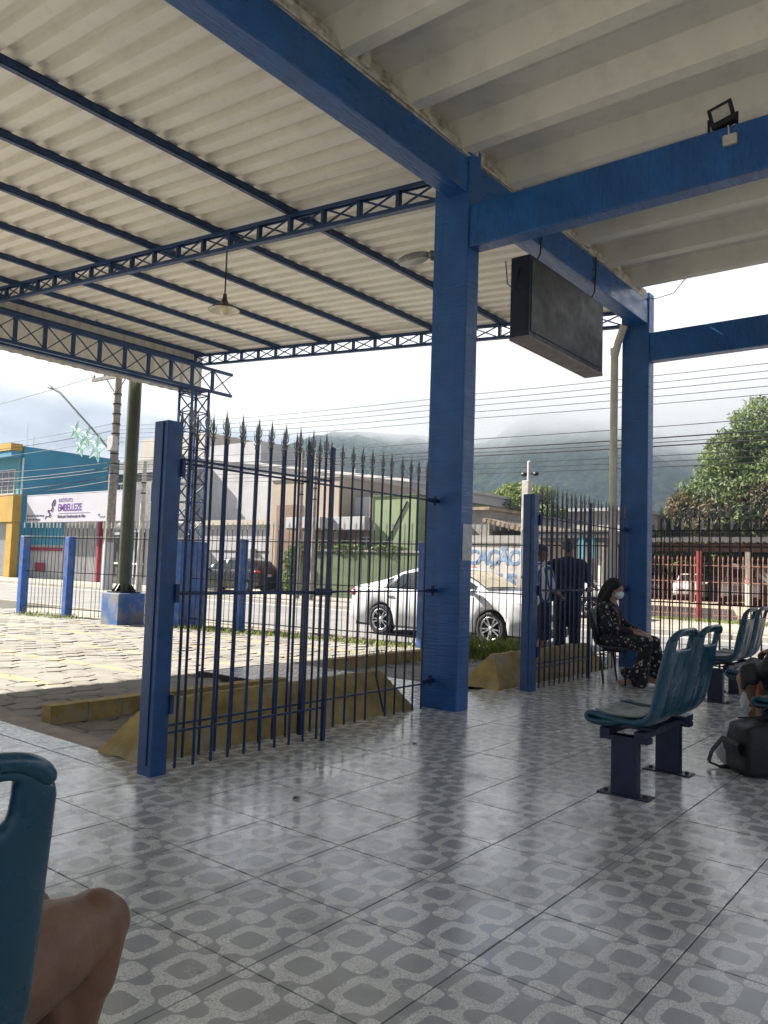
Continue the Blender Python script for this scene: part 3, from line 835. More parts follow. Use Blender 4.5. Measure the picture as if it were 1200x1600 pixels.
# hanging blank sign panel
t = thing('hanging_sign', 'blank grimy dark sign box hanging on wires under the long blue beam', 'sign', (8,3.9,4.6))
m_ = MB().cbox((7.06,3.80,3.67),(8.94,4.02,4.52),0.008); part('sign_box', m_, M['panel_frame'], t)
m_ = MB().box((7.10,3.792,3.72),(8.90,3.7985,4.48)); part('face_panel', m_, M['panel_dark'], t)
m_ = MB().box((7.06,3.797,3.64),(8.94,4.023,3.669)); part('bottom_edge', m_, M['panel_edge'], t)
for x in (7.35, 8.75):
    m_ = MB(); m_.tube([(x,3.91,4.5),(x-.01,3.83,4.62),(x,3.822,4.8),(x+.01,3.822,5.06)], .009, 6); part('hanging_wire', m_, M['rust'], t)
m_ = MB(); m_.tube([(6.62,3.83,4.3),(6.7,3.85,4.1),(6.95,3.9,4.12),(7.1,3.93,4.5)], .006, 5); part('loose_wire', m_, M['black_cable'], t)
# pendant lamp on the truss
t = thing('pendant_lamp', 'dark enamel pendant lamp with white bulb hanging from the canopy truss', 'lamp', (6,7.32,4.3))
lp = lambda prof: MB().lathe(prof, (6,7.32,0), 24)
part('cable', MB().tube([(6,7.32,4.42),(6.0,7.32,5.02)], .009, 6), M['dark_metal'], t)
part('neck', lp([(.0,4.46),(.022,4.46),(.028,4.40),(.045,4.36)]), M['lamp_shade'], t)
part('lamp_shade', lp([(.045,4.365),(.06,4.345),(.12,4.315),(.185,4.268),(.19,4.262),(.183,4.262),(.115,4.305),(.05,4.335)]), M['lamp_shade'], t)
part('shade_lining', lp([(.182,4.2625),(.112,4.302),(.05,4.331),(.0,4.333)]), M['lamp_inside'], t)
part('bulb', MB().lathe([(.0,4.195),(.03,4.2),(.05,4.225),(.055,4.25),(.045,4.28),(.03,4.33)], (6,7.32,0), 16), M['bulb'], t)
# luminaire on the column
t = thing('wall_luminaire', 'grey cast street type luminaire fixed to the middle blue column', 'lamp', (6.0,4.2,4.25))
b = MB().tube([(6.0,4.19,4.25),(6.0,4.30,4.25)], .022, 8); part('arm', b, M['luminaire'], t)
b = MB().lathe([(.0,0),(.035,0),(.035,.05),(.05,.055),(.05,.075),(.03,.08)], (6.0,4.215,4.25), 12, 'y'); part('collar', b, M['luminaire'], t)
b = MB(); b.ball((6.0,4.50,4.27), (.075,.20,.055), 14, 8); part('housing', b, M['luminaire'], t)
b = MB(); b.ball((6.0,4.50,4.248), (.062,.175,.05), 14, 8); part('lens', b, M['luminaire_glass'], t)
# floodlight on the cross beam
t = thing('floodlight', 'black square floodlight standing on the blue cross beam', 'floodlight', (5.98,1.62,4.6))
q = Matrix.Rotation(R(-14), 4, 'X') @ Matrix.Rotation(R(12), 4, 'Y')
def fl(a, b, c=.006): 
    m_ = MB().cbox(a, b, c); m_.v = [tuple(q @ Vector(p) + Vector((5.98,1.62,4.71))) for p in m_.v]; return m_
part('housing', fl((-.02,-.085,-.09),(.03,.085,.10),.01), M['dark_metal'], t)
part('bezel', fl((-.034,-.09,-.095),(-.0205,.09,.105),.004), M['dark_metal'], t)
part('glass', fl((-.038,-.062,-.045),(-.0345,.062,.07),.001), M['luminaire_glass'], t)
m_ = MB().bar((5.98,1.52,4.6),(5.98,1.52,4.72),.02,.012).bar((5.98,1.72,4.6),(5.98,1.72,4.72),.02,.012).bar((5.98,1.51,4.606),(5.98,1.73,4.606),.03,.012)
part('bracket', m_, M['dark_metal'], t)
m_ = MB().cbox((5.895,1.50,4.44),(5.928,1.60,4.52),.008); m_.tube([(5.92,1.56,4.52),(5.922,1.565,4.6),(5.96,1.58,4.62)], .006, 5)
solo('junction_box', m_, M['mortar'], 'small dirty white junction box under the floodlight on the cross beam', 'junction box', None, (5.92,1.55,4.44))
# loose wire at the roof end
m_ = MB(); m_.tube([(10.16,3.2,5.12),(10.3,3.4,5.0),(10.45,3.7,5.02),(10.6,3.84,5.1)], .006, 5)
solo('loose_wire', m_, M['black_cable'], 'thin loose wire curling between roof end and far column top', 'wire', None, (10.4,3.6,5.0))
m_ = MB(); m_.tube([(-4,3.83,5.075)]+[(x*.9-4,3.833,5.08+.015*math.sin(x*2.1)) for x in range(1,16)], .012, 6)
solo('beam_cable', m_, M['mortar'], 'painted over cable clipped along the long blue beam', 'cable', None, (3,3.83,5.08))
# ================================================================== IRON FENCES AND GATES
def finial_mesh(mat, s=1.0, n=6):
    m_ = MB()
    m_.lathe([(.008,-.012),(.013,-.004),(.013,.006),(.007,.016),(.005,.032),(.007,.05),(.012,.072),(.008,.10),(.003,.135),(.0005,.16)], (0,0,0), n)
    for sg in (-1,1):
        m_.tube([(sg*.004,0,.030),(sg*.015,0,.042),(sg*.022,0,.060),(sg*.019,0,.082),(sg*.028,0,.098)], [.003,.0045,.004,.003,.001], 4)
        m_.tube([(sg*.006,0,.024),(sg*.016,0,.014),(sg*.022,0,.022),(sg*.016,0,.03)], [.003,.0035,.003,.002], 4)
    m_.v = [(x*s,y*s,z*s) for x,y,z in m_.v]
    me = m_.mesh('finial'); setmat(me, mat); return me
FIN = finial_mesh(M['spike'], 1.12); FINW = finial_mesh(M['spike_sunlit'])
def bar_mesh(h, r, mat, n=6):
    me = MB().tube([(0,0,0),(0,0,h)], r, n).mesh('bar'); setmat(me, mat); return me
BAR = bar_mesh(2.03, .0095, M['blue_iron'])
def iron(root, p0, p1, n, bar, zb, fin=None, ft=2.03, jit=.004, skip=(), nofin=(), rz=None):
    p0, p1 = Vector(p0), Vector(p1); d = p1-p0
    a = math.atan2(d.y, d.x) if rz is None else rz
    for i in range(n):
        if i in skip: continue
        p = p0 + d*((i+.5)/n)
        o = bpy.data.objects.new('bar', bar); col.objects.link(o); o.parent = root
        o.location = Vector((p.x, p.y, zb)) - wloc(root)
        o.rotation_euler = (random.uniform(-jit,jit), random.uniform(-jit,jit), a)
        if fin and i not in nofin:
            f = bpy.data.objects.new('finial', fin); col.objects.link(f); f.parent = o
            f.location = (0,0,ft)
def rails(root, p0, p1, zs_, w=.008, h=.014, mat=None, dz=0):
    for z in zs_:
        m_ = MB().bar((p0[0],p0[1],z),(p1[0],p1[1],z+dz),w,h); part('rail', m_, mat or M['blue_iron'], root)
def gate_post(x, y, label):
    t = thing('gate_post', label, 'post', (x,y,0), 0, 'square blue gate posts')
    part('shaft', MB().cbox((x-.055,y-.075,-.01),(x+.055,y+.06,2.08),.006), M['blue_gatepost'], t)
    part('cover_strip', MB().box((x-.063,y-.035,.06),(x-.0555,y-.02,2.07)), M['blue_steel'], t)
    for z in (.35,1.0,1.75): part('hinge', MB().tube([(x+.06,y-.085,z),(x+.06,y-.085,z+.11)], .014, 8), M['blue_iron'], t)
    return t
gate_post(2.86, 3.955, 'square blue gate post with hinges at the free end of the nearer spiked gate')
gate_post(7.56, 4.0, 'square blue gate post in front of the yellow wedge, right of the middle column')
GG = 'blue spiked iron gate leaves'
# nearer gate, two leaves one behind the other
def leaf(label, p0, p1, n, latch=None, stile=True, lugs=None, nofin=(), bent=None):
    t = thing('gate_leaf', label, 'gate', (p0[0],p0[1],0), 0, GG)
    iron(t, p0, p1, n, BAR, .02, FIN, 2.02, nofin=nofin, skip=() if bent is None else (bent,))
    rails(t, p0, p1, (1.862, 1.05, .235))
    if stile:
        m_ = MB().bar((p1[0],p1[1],-.0),(p1[0],p1[1],2.11),.027); part('stile', m_, M['blue_iron'], t)
    if latch:
        part('latch', MB().cbox((latch-.09,p1[1]-.035,1.035),(latch+.075,p1[1]-.012,1.085),.004).tube([(latch-.11,p1[1]-.04,1.06),(latch+.10,p1[1]-.04,1.06)],.010,6), M['blue_iron'], t)
    if lugs:
        for z in (.25,1.05,1.86): part('hinge_lug', MB().cbox((lugs[0]-.16,lugs[1]-.02,z-.014),(lugs[0]+.0,lugs[1]+.02,z+.02),.006).tube([(lugs[0]-.06,lugs[1],z-.04),(lugs[0]-.06,lugs[1],z+.05)],.018,8), M['blue_iron'], t)
    if bent is not None:
        d = Vector(p1)-Vector(p0); p = Vector(p0)+d*((bent+.5)/n); u = d.normalized()
        b = MB().tube([(p.x,p.y,2.04),(p.x,p.y,.36),(p.x-u.x*.02,p.y-u.y*.02,.30),(p.x-u.x*.11,p.y-u.y*.11,.06)], .0095, 6)
        bo = part('bar', b, M['blue_iron'], t); bo['label'] = 'bar bent sideways at its lower end'
        f = bpy.data.objects.new('finial', FIN); col.objects.link(f); f.parent = bo; f.location = Vector((p.x,p.y,2.04))-Vector((p0[0],p0[1],0))
    return t
leaf('shorter blue spiked gate leaf hinged on the left gate post before the longer leaf', (2.92,3.90,0), (4.235,3.86,0), 10, 4.17)
leaf('long blue spiked gate leaf with a bent bar, hinged on the middle column', (5.78,4.06,0), (2.98,4.07,0), 22, None, False, (5.90,4.06), bent=5)
part('stile', MB().bar((4.185,4.035,.02),(4.185,4.035,2.16),.027), M['blue_iron'], bpy.context.scene.objects['gate_leaf.001'])
# farther gate
leaf('blue spiked gate leaf hinged on the post beside the yellow wedge, men behind', (7.62,3.93,0), (9.03,3.96,0), 11, 8.96)
leaf('blue spiked gate leaf reaching to the far blue column behind the seated woman', (10.52,4.10,0), (8.0,4.12,0), 20, None, False, (10.55,4.1))
# end fence of the hall
t = thing('end_fence', 'dark spiked iron fence closing the hall end right of the far column', 'fence', (10.68,0,0))
iron(t, (10.68,3.74,0), (10.68,-3.82,0), 60, bar_mesh(2.03, .0095, M['dark_metal']), .02, FIN, 2.02)
rails(t, (10.68,3.80,0), (10.68,-4.0,0), (1.862,1.07,.24), mat=M['dark_metal'])
# ------------------------------------------------------------------ street fence with blue posts
FA, FB = Vector((9.08,17.9,0)), Vector((10.95,7.6,0)); FD = (FB-FA)
t = thing('street_fence', 'thin spiked iron fence with sunlit blue concrete posts between yard and street', 'fence', (9.08,17.9,ZY))
OB = bar_mesh(1.95, .0065, M['dark_metal'], 5)
iron(t, FA, FB, 86, OB, ZY+.03, FINW, 1.95, .006, skip=(1,18,33,34,35,36,37,38,39,54,85), nofin=(11,20,47,63))
FC = Vector((10.75,-6.0,0))
iron(t, FB, FC, 110, OB, ZY+.03, FINW, 1.95, .006, nofin=(4,13,29))
for a_, b_ in ((FA,FB),(FB,FC)): rails(t, a_, b_, (1.66,.90,.10), .006, .018, M['dark_metal'])
rails(t, FA+Vector((.02,.1,0)), FB, (1.70,), .012, .012, M['pvc'])
for s in (.012,.155,.612,.985):
    p = FA + FD*s
    po = part('fence_post', MB().cbox((p.x-.085,p.y-.085,ZY-.1),(p.x+.085,p.y+.085,1.69),.012), M['blue_post'], t)
for y in (2.2,-1.2):
    part('fence_post', MB().cbox((10.80,y-.085,ZY-.1),(10.97,y+.085,1.69),.012), M['blue_post'], t)
# ------------------------------------------------------------------ yellow wedges, kerbs and plinth
def wedge(xa, xb, yc, label):
    """trapezoid concrete barrier, sloping ends, rough plaster"""
    bm = bmesh.new(); N1, N2 = 110, 18
    W, H, S = .25, .335, .24
    def surf(u, v):
        x = xa + (xb-xa)*u
        e = max(0, min(1, min(x-xa, xb-x)/S)); h = H
        a = v*2-1; w = W*(1-abs(a)); 
        z = H*min(e, 1-max(0, (abs(a)-.14)/.86)); y = yc + a*W
        n_ = mnoise.fractal(Vector((x*6,y*6,z*6)),1,2,4)*.014
        return (x+n_, y+n_, max(z+n_*.7, -.08) if 0 < v < 1 else -.08)
    g_ = [[bm.verts.new(surf(i/N1, j/N2)) for j in range(N2+1)] for i in range(N1+1)]
    for i in range(N1):
        for j in range(N2): bm.faces.new((g_[i][j], g_[i+1][j], g_[i+1][j+1], g_[i][j+1]))
    m_ = MB().addbm(bm)
    return solo('concrete_wedge', m_, M['yellow_kerb'], label, 'barrier', 'yellow sloped concrete barriers behind the gates', ((xa+xb)/2, yc, 0))
wedge(2.93, 5.78, 4.40, 'long yellow concrete wedge lying behind the nearer spiked gate')
wedge(7.32, 10.2, 4.44, 'yellow concrete wedge beside the farther gate post, at the feet of the two men')
def kerb_bar(pts, label, h=.15, w=.13):
    m_ = MB()
    for p, q in zip(pts, pts[1:]):
        p, q = Vector(p), Vector(q); n_ = max(2, int((q-p).length/.3)); u = (q-p)/n_
        for i in range(n_):
            a_, b_ = p+u*i, p+u*(i+1)
            m_.bar(a_+Vector((0,random.uniform(-.006,.006),ZY+h/2)), b_+Vector((0,random.uniform(-.006,.006),ZY+h/2+random.uniform(-.006,.006))), w, h)
    return solo('yellow_kerb', m_, M['yellow_kerb'], label, 'kerb', 'low yellow kerbs in the yard', (pts[0][0],pts[0][1],ZY))
kerb_bar([(3.32,5.98,0),(5.9,5.98,0)], 'low yellow kerb on the pavers left of the tiled path, behind the nearer gate')
kerb_bar([(7.46,6.75,0),(8.6,6.75,0),(10.6,6.6,0)], 'low yellow kerb just right of the middle column in front of the white car')
m_ = MB().cbox((9.10,13.92,ZY-.1),(9.72,14.54,.55),.02)
solo('pole_plinth', m_, M['plinth'], 'square concrete plinth with flaking blue paint under the olive steel pole', 'plinth', None, (9.4,14.2,ZY))
t = thing('steel_pole', 'thick olive green round steel pole standing on the blue flaking plinth', 'pole', (9.41,14.23,.55))
part('shaft', MB().tube([(9.41,14.23,.55),(9.41,14.23,7.5)], [.135,.135], 20), M['green_pole'], t)
part('base_plate', MB().cbox((9.17,13.99,.552),(9.65,14.47,.575),.004), M['dark_metal'], t)
for k in range(8):
    a = math.pi*k/4+.2
    m_ = MB().prism([(.13,.576),(.235,.576),(.235,.60),(.13,.74)], -.008, .008, 'y')
    r_ = Matrix.Rotation(a, 4, 'Z'); m_.v = [tuple(r_ @ Vector(p) + Vector((9.41,14.23,0))) for p in m_.v]
    part('gusset', m_, M['dark_metal'], t)

# ================================================================== BENCHES
def seat_shell_mesh():
    """moulded bus-station seat: +y is the front; handle slot in the back top"""
    pr = [(.08,.408),(.20,.402),(.28,.400),(.318,.406),(.334,.421),(.320,.439),(.29,.447),(.20,.435),(.08,.422),(-.04,.420),(-.12,.432),(-.18,.475),(-.215,.54),(-.245,.64),(-.275,.74),(-.297,.825),(-.305,.85),(-.318,.90),(-.325,.925),(-.335,.95),(-.352,.957),(-.366,.945)]
    NV = 16; bm = bmesh.new(); rows = []
    n = len(pr)
    for i, (y, z) in enumerate(pr):
        row = []
        for j in range(NV+1):
            v = j/NV*2-1
            back = min(1, max(0, (z-.46)/.1)) 
            w = .222 - .022*max(0, (z-.6)/.35) - (.022 if i in (0,1,n-1) else 0) - (.012 if i == n-2 else 0)
            e = abs(v)**4
            yy = y + back*.035*e + (1-back)*0 - (.010*math.cos(v*math.pi*3)*back*(1 if .47 < z < .8 else 0)*.6)
            zz = z + (1-back)*.030*e - .05*abs(v)**5*max(0, min(1, (z-.86)/.09))
            row.append(bm.verts.new((v*w, yy*.735, zz)))
        rows.append(row)
    for i in range(n-1):
        for j in range(NV):
            if i > 8 and .849 <= pr[i][1] and pr[i+1][1] <= .9251 and 3 <= j < NV-3: continue
            bm.faces.new((rows[i][j], rows[i][j+1], rows[i+1][j+1], rows[i+1][j]))
    me = bpy.data.meshes.new('seat_shell'); bmesh.ops.recalc_face_normals(bm, faces=bm.faces[:]); bm.to_mesh(me); bm.free()
    me.polygons.foreach_set('use_smooth', [True]*len(me.polygons))
    r_ = evaluated(me, [('SOLIDIFY', dict(thickness=.034, offset=0.0)), ('SUBSURF', dict(levels=2, render_levels=2))], 'seat_shell')
    r_.polygons.foreach_set('use_smooth', [True]*len(r_.polygons)); return r_
SHELL = seat_shell_mesh(); setmat(SHELL, M['seat_shell'])
def pad_mesh():
    bm = bmesh.new(); N1, N2 = 12, 12; rows = []
    for i in range(N1+1):
        row = []
        for j in range(N2+1):
            u = i/N1; v = j/N2*2-1; y = .285 - .43*u; w = .19*(1-.10*(2*u-1)**4)
            z = .4625 - .014*math.sin(u*math.pi) + .030*abs(v*.86)**4
            if u > .88: z += (u-.88)*.20
            row.append(bm.verts.new((v*w, y*.735, z)))
        rows.append(row)
    for i in range(N1):
        for j in range(N2): bm.faces.new((rows[i][j], rows[i][j+1], rows[i+1][j+1], rows[i+1][j]))
    me = bpy.data.meshes.new('seat_pad'); bmesh.ops.recalc_face_normals(bm, faces=bm.faces[:]); bm.to_mesh(me); bm.free()
    me.polygons.foreach_set('use_smooth', [True]*len(me.polygons))
    r_ = evaluated(me, [('SOLIDIFY', dict(thickness=.010, offset=1.0)), ('BEVEL', dict(width=.004, segments=2))], 'seat_pad')
    r_.polygons.foreach_set('use_smooth', [True]*len(r_.polygons)); return r_
PAD = pad_mesh(); setmat(PAD, M['seat_pad'])
def bolt(): 
    me = MB().lathe([(.0,.012),(.012,.012),(.014,.0)], (0,0,0), 8).mesh('bolt'); setmat(me, M['dark_metal']); return me
BOLT = bolt()
def bench(x0, n, y0, label, rz=0.0, pitch=.495, legs=None):
    """row of n seats facing +y; x0 is the centre of the first seat, y0 the leg line"""
    t = thing('seat_bench', label, 'bench', (x0, y0, 0), rz, 'rows of teal moulded seats on steel legs')
    for k in range(n):
        s = bpy.data.objects.new('seat', SHELL); col.objects.link(s); s.parent = t; s.location = (k*pitch, -.08, 0)
        p = bpy.data.objects.new('seat_pad', PAD); col.objects.link(p); p.parent = s
    m_ = MB().cbox((-.10,-.13,.335),((n-1)*pitch+.28,-.07,.375),.004).cbox((-.10,.07,.335),((n-1)*pitch+.28,.13,.375),.004)
    lpart('beam', m_, M['navy_metal'], t)
    for k in range(n):
        lpart('seat_bracket', MB().box((k*pitch-.03,-.17,.3755),(k*pitch+.03,.17,.392)), M['navy_metal'], t)
    for lx in (legs or (-.02, (n-1)*pitch+.24)):
        m_ = MB().cbox((lx-.035,-.075,.004),(lx+.035,.075,.335),.004); l_ = lpart('leg', m_, M['navy_metal'], t)
        m_ = MB().cbox((lx-.06,-.15,.0),(lx+.06,.15,.008),.002); lpart('foot_plate', m_, M['navy_metal'], l_)
        m_ = MB().box((lx-.04,-.14,.3352-.03),(lx+.04,.14,.3348)); lpart('leg_head', m_, M['navy_metal'], l_)
        for sy in (-.115,.115):
            b = bpy.data.objects.new('bolt', BOLT); col.objects.link(b); b.parent = l_; b.location = (lx, sy, .008)
    return t
bench(4.50, 2, 1.73, 'pair of teal moulded seats with handle slots seen from behind, nearest whole bench', legs=(-.03,.70))
bench(8.52, 2, 2.34, 'farther bench of teal seats seen from behind near the end fence', legs=(-.08,.69))
bench(7.34, 2, 1.73, 'bench whose rounded teal seat front shows behind the black jacket at right')
bench(5.86, 2, 1.17, 'bench at the right edge standing over the black nylon bag')
bench(.472, 1, 1.47, 'teal seat back filling the lower left corner close to the camera', legs=(-.02,.16))
# ================================================================== PEOPLE
def caps(bm, p, r0, q, r1, n=14):
    """closed rounded cone from p to q"""
    p, q = Vector(p), Vector(q); d = q-p; L = d.length
    rot = d.to_track_quat('Z', 'Y').to_matrix().to_4x4() if L > 1e-6 else Matrix.Identity(4)
    prof = []
    for i in range(6): t = math.pi/2*i/5; prof.append((r0*math.sin(t), -r0*math.cos(t)))
    for i in range(6): t = math.pi/2*i/5; prof.append((r1*math.cos(t), L + r1*math.sin(t)))
    rings = []
    for k, (r, h) in enumerate(prof):
        if k in (0, len(prof)-1): rings.append([bm.verts.new(p + rot.to_3x3() @ Vector((0,0,h)))]); continue
        rings.append([bm.verts.new(p + rot.to_3x3() @ Vector((r*math.cos(2*math.pi*i/n), r*math.sin(2*math.pi*i/n), h))) for i in range(n)])
    for a, b in zip(rings, rings[1:]):
        for i in range(n):
            if len(a) == 1: bm.faces.new((a[0], b[(i+1)%n], b[i]))
            elif len(b) == 1: bm.faces.new((a[i], a[(i+1)%n], b[0]))
            else: bm.faces.new((a[i], a[(i+1)%n], b[(i+1)%n], b[i]))
def ell(bm, c, r, rot=None):
    ret = bmesh.ops.create_uvsphere(bm, u_segments=18, v_segments=12, radius=1)
    S = Matrix.Diagonal((r[0],r[1],r[2],1))
    T = Matrix.Translation(Vector(c)) @ (rot.to_4x4() if rot else Matrix.Identity(4)) @ S
    for v in ret['verts']: v.co = T @ v.co
def organic(name, shapes, mat, parent, voxel=.01, smooth=6, origin=None):
    """shapes fused into one continuous skin"""
    bm = bmesh.new()
    for s in shapes:
        if s[0] == 'c': caps(bm, *s[1:])
        else: ell(bm, *s[1:])
    me = bpy.data.meshes.new(name); bm.to_mesh(me); bm.free()
    r_ = evaluated(me, [('REMESH', dict(mode='VOXEL', voxel_size=voxel)), ('SMOOTH', dict(iterations=smooth, factor=.5))], name)
    bpy.data.meshes.remove(me)
    r_.polygons.foreach_set('use_smooth', [True]*len(r_.polygons))
    if parent is not None:
        o_ = wloc(parent)
        r_.transform(Matrix.Translation(-o_))
    return obj(name, r_, mat, parent)
def chain(pts, rs):
    return [('c', a, ra, b, rb) for a, b, ra, rb in zip(pts, pts[1:], rs, rs[1:])]
def hand(wrist, d, palm, curl=.5, s=1.0, side=1):
    """palm and five bent fingers; d = pointing direction, palm = palm normal"""
    w = Vector(wrist); d = Vector(d).normalized(); pn = Vector(palm).normalized(); lat = d.cross(pn).normalized()*side
    out = [('c', w, .024*s, w+d*.035*s, .027*s)]
    for i, (o_, L) in enumerate(((-.03,.072),(-.010,.082),(.011,.076),(.030,.060))):
        k0 = w + d*.085*s + lat*o_*s
        out.append(('c', w+d*.02*s+lat*o_*.6*s, .017*s, k0, .012*s))
        a1 = curl*.6; p1 = k0 + (d*math.cos(a1)+pn*math.sin(a1))*L*.45*s
        a2 = curl*1.4; p2 = p1 + (d*math.cos(a2)+pn*math.sin(a2))*L*.33*s
        a3 = curl*2.0; p3 = p2 + (d*math.cos(a3)+pn*math.sin(a3))*L*.24*s
        out += [('c', k0, .0105*s, p1, .0095*s), ('c', p1, .0095*s, p2, .0085*s), ('c', p2, .0085*s, p3, .0068*s)]
    t0 = w + d*.02*s - lat*.022*s; t1 = t0 + (d*.6-lat*.7+pn*.3).normalized()*.042*s; t2 = t1 + (d*.85-lat*.2+pn*.4).normalized()*.032*s
    out += [('c', t0, .016*s, t1, .012*s), ('c', t1, .011*s, t2, .008*s)]
    return out
def head(c, fwd, tilt=0.0, s=1.0):
    """skull, jaw, nose, brow, ears; fwd = horizontal facing angle. returns shapes and a placing function"""
    Rm = Matrix.Rotation(fwd, 3, 'Z') @ Matrix.Rotation(tilt, 3, 'X')     # local -y is the face
    P = lambda x,y,z: Vector(c) + Rm @ Vector((x*s,y*s,z*s))
    sh = [('e', P(0,.012,.035), (.074*s,.094*s,.085*s), Rm), ('e', P(0,-.018,-.03), (.058*s,.070*s,.085*s), Rm), ('e', P(0,-.045,-.085), (.030*s,.030*s,.024*s), Rm),
          ('c', P(0,-.088,.012), .009*s, P(0,-.108,-.022), .013*s), ('c', P(-.035,-.078,.028), .012*s, P(.035,-.078,.028), .012*s),
          ('e', P(-.03,-.066,-.015), (.022*s,.022*s,.022*s), Rm), ('e', P(.03,-.066,-.015), (.022*s,.022*s,.022*s), Rm),
          ('c', P(-.018,-.080,-.056), .009*s, P(.018,-.080,-.056), .009*s),
          ('e', P(-.076,.012,-.005), (.010*s,.018*s,.030*s), Rm), ('e', P(.076,.012,-.005), (.010*s,.018*s,.030*s), Rm)]
    return sh, P, Rm
# --- seated woman, facing -y (towards the right of the picture)
wx, wy = 8.93, 3.64
t = thing('person', 'seated person in black floral top and trousers with long dark hair and white face mask', 'person', (wx,wy,0))
hs, HP, HR = head((wx,wy-.03,1.075), 0.0, R(14), 1.0)
lh, rh = Vector((wx+.07,wy-.42,.565)), Vector((wx-.08,wy-.40,.575))
body_ = hs + chain([(wx,wy+.04,.86),(wx,wy+.0,.94),(wx,wy-.02,1.01)], [.06,.05,.05])
body_ += chain([(wx,wy+.0,.52),(wx,wy+.05,.70),(wx,wy+.05,.84)], [.11,.10,.11])
for sx in (-1,1):
    body_ += chain([(wx+sx*.13,wy+.06,.87),(wx+sx*.19,wy-.05,.66),(wx+sx*.09,wy-.34,.585)], [.045,.038,.026])
    body_ += chain([(wx+sx*.09,wy,.50),(wx+sx*.12,wy-.44,.49)], [.07,.055])
body_ += chain([(wx-.12,wy-.44,.49),(wx-.12,wy-.36,.08)], [.05,.035]) + chain([(wx+.12,wy-.44,.49),(wx+.15,wy-.42,.10)], [.05,.035])
body_ += chain([(wx-.12,wy-.34,.06),(wx-.12,wy-.20,.03)],[.03,.025]) + chain([(wx-.12,wy-.20,.03),(wx-.12,wy-.14,.025)],[.028,.02])
body_ += chain([(wx+.15,wy-.40,.06),(wx+.16,wy-.55,.03)], [.035,.025])
body_ += hand((wx+.085,wy-.35,.580), (-.5,-.75,-.2), (0,-.1,-1), .6, .95, 1) + hand((wx-.085,wy-.33,.585), (.55,-.7,-.1), (0,-.1,-1), .7, .95, -1)
organic('body', body_, M['skin_pale'], t, .0075, 3)
top = chain([(wx,wy+.0,.50),(wx,wy+.045,.62),(wx,wy+.05,.80),(wx,wy+.05,.885)], [.135,.125,.135,.095])
for sx in (-1,1):
    top += [('e', (wx+sx*.07,wy-.045,.80), (.06,.055,.06))]
    top += chain([(wx+sx*.10,wy+.05,.885),(wx+sx*.165,wy+.05,.865),(wx+sx*.205,wy-.05,.67),(wx+sx*.13,wy-.27,.60)], [.055,.062,.055,.042])
organic('blouse', top, M['floral'], t, .011, 4)
tr_ = chain([(wx,wy+.03,.50),(wx,wy-.05,.50)], [.14,.13])
for sx in (-1,1):
    kx = wx+sx*.12
    tr_ += chain([(wx+sx*.08,wy+.0,.50),(kx,wy-.25,.51),(kx,wy-.45,.49)], [.105,.095,.078])
tr_ += chain([(wx-.12,wy-.44,.48),(wx-.13,wy-.42,.28),(wx-.13,wy-.38,.13)], [.075,.085,.105]) + chain([(wx-.17,wy-.42,.07),(wx-.09,wy-.34,.06)], [.075,.075]) + chain([(wx-.12,wy-.36,.13),(wx-.11,wy-.22,.14)], [.08,.06])
tr_ += chain([(wx+.12,wy-.45,.48),(wx+.15,wy-.47,.30),(wx+.17,wy-.46,.17)], [.075,.085,.10]) + chain([(wx+.13,wy-.50,.15),(wx+.21,wy-.43,.14)], [.06,.06])
organic('trousers', tr_, M['floral'], t, .011, 4)
hr = [('e', HP(0,.022,.050), (.088,.100,.090), HR), ('e', HP(0,.050,-.02), (.085,.075,.11), HR)]
hr += chain([HP(0,.075,.02), HP(0,.095,-.11), (wx,wy+.14,.84)], [.075,.085,.055])
for sx in (-1,1): hr += chain([HP(sx*.055,-.02,.085), HP(sx*.082,.012,.0), HP(sx*.075,.045,-.10), (wx+sx*.08,wy+.11,.86)], [.035,.03,.045,.035])
organic('hair', hr, M['hair'], t, .009, 3)
mk = [('e', HP(0,-.066,-.042), (.062,.052,.052), HR), ('e', HP(0,-.095,-.03), (.028,.026,.036), HR)]
mk_o = organic('mask', mk, M['mask'], t, .006, 4)
for sx in (-1,1):
    part('mask_strap', MB().tube([HP(sx*.055,-.06,-.02), HP(sx*.072,-.02,-.004), HP(sx*.084,.012,.005)], .003, 5), M['mask'], t)
    part('mask_strap', MB().tube([HP(sx*.055,-.055,-.07), HP(sx*.072,-.01,-.05), HP(sx*.084,.012,-.025)], .003, 5), M['mask'], t)
    part('eye', MB().ball(HP(sx*.031,-.082,.010), (.012,.006,.006), 8, 6), M['eye_dark'], t)
    part('eyebrow', MB().tube([HP(sx*.016,-.092,.030), HP(sx*.034,-.088,.035), HP(sx*.052,-.074,.030)], .004, 5), M['hair'], t)
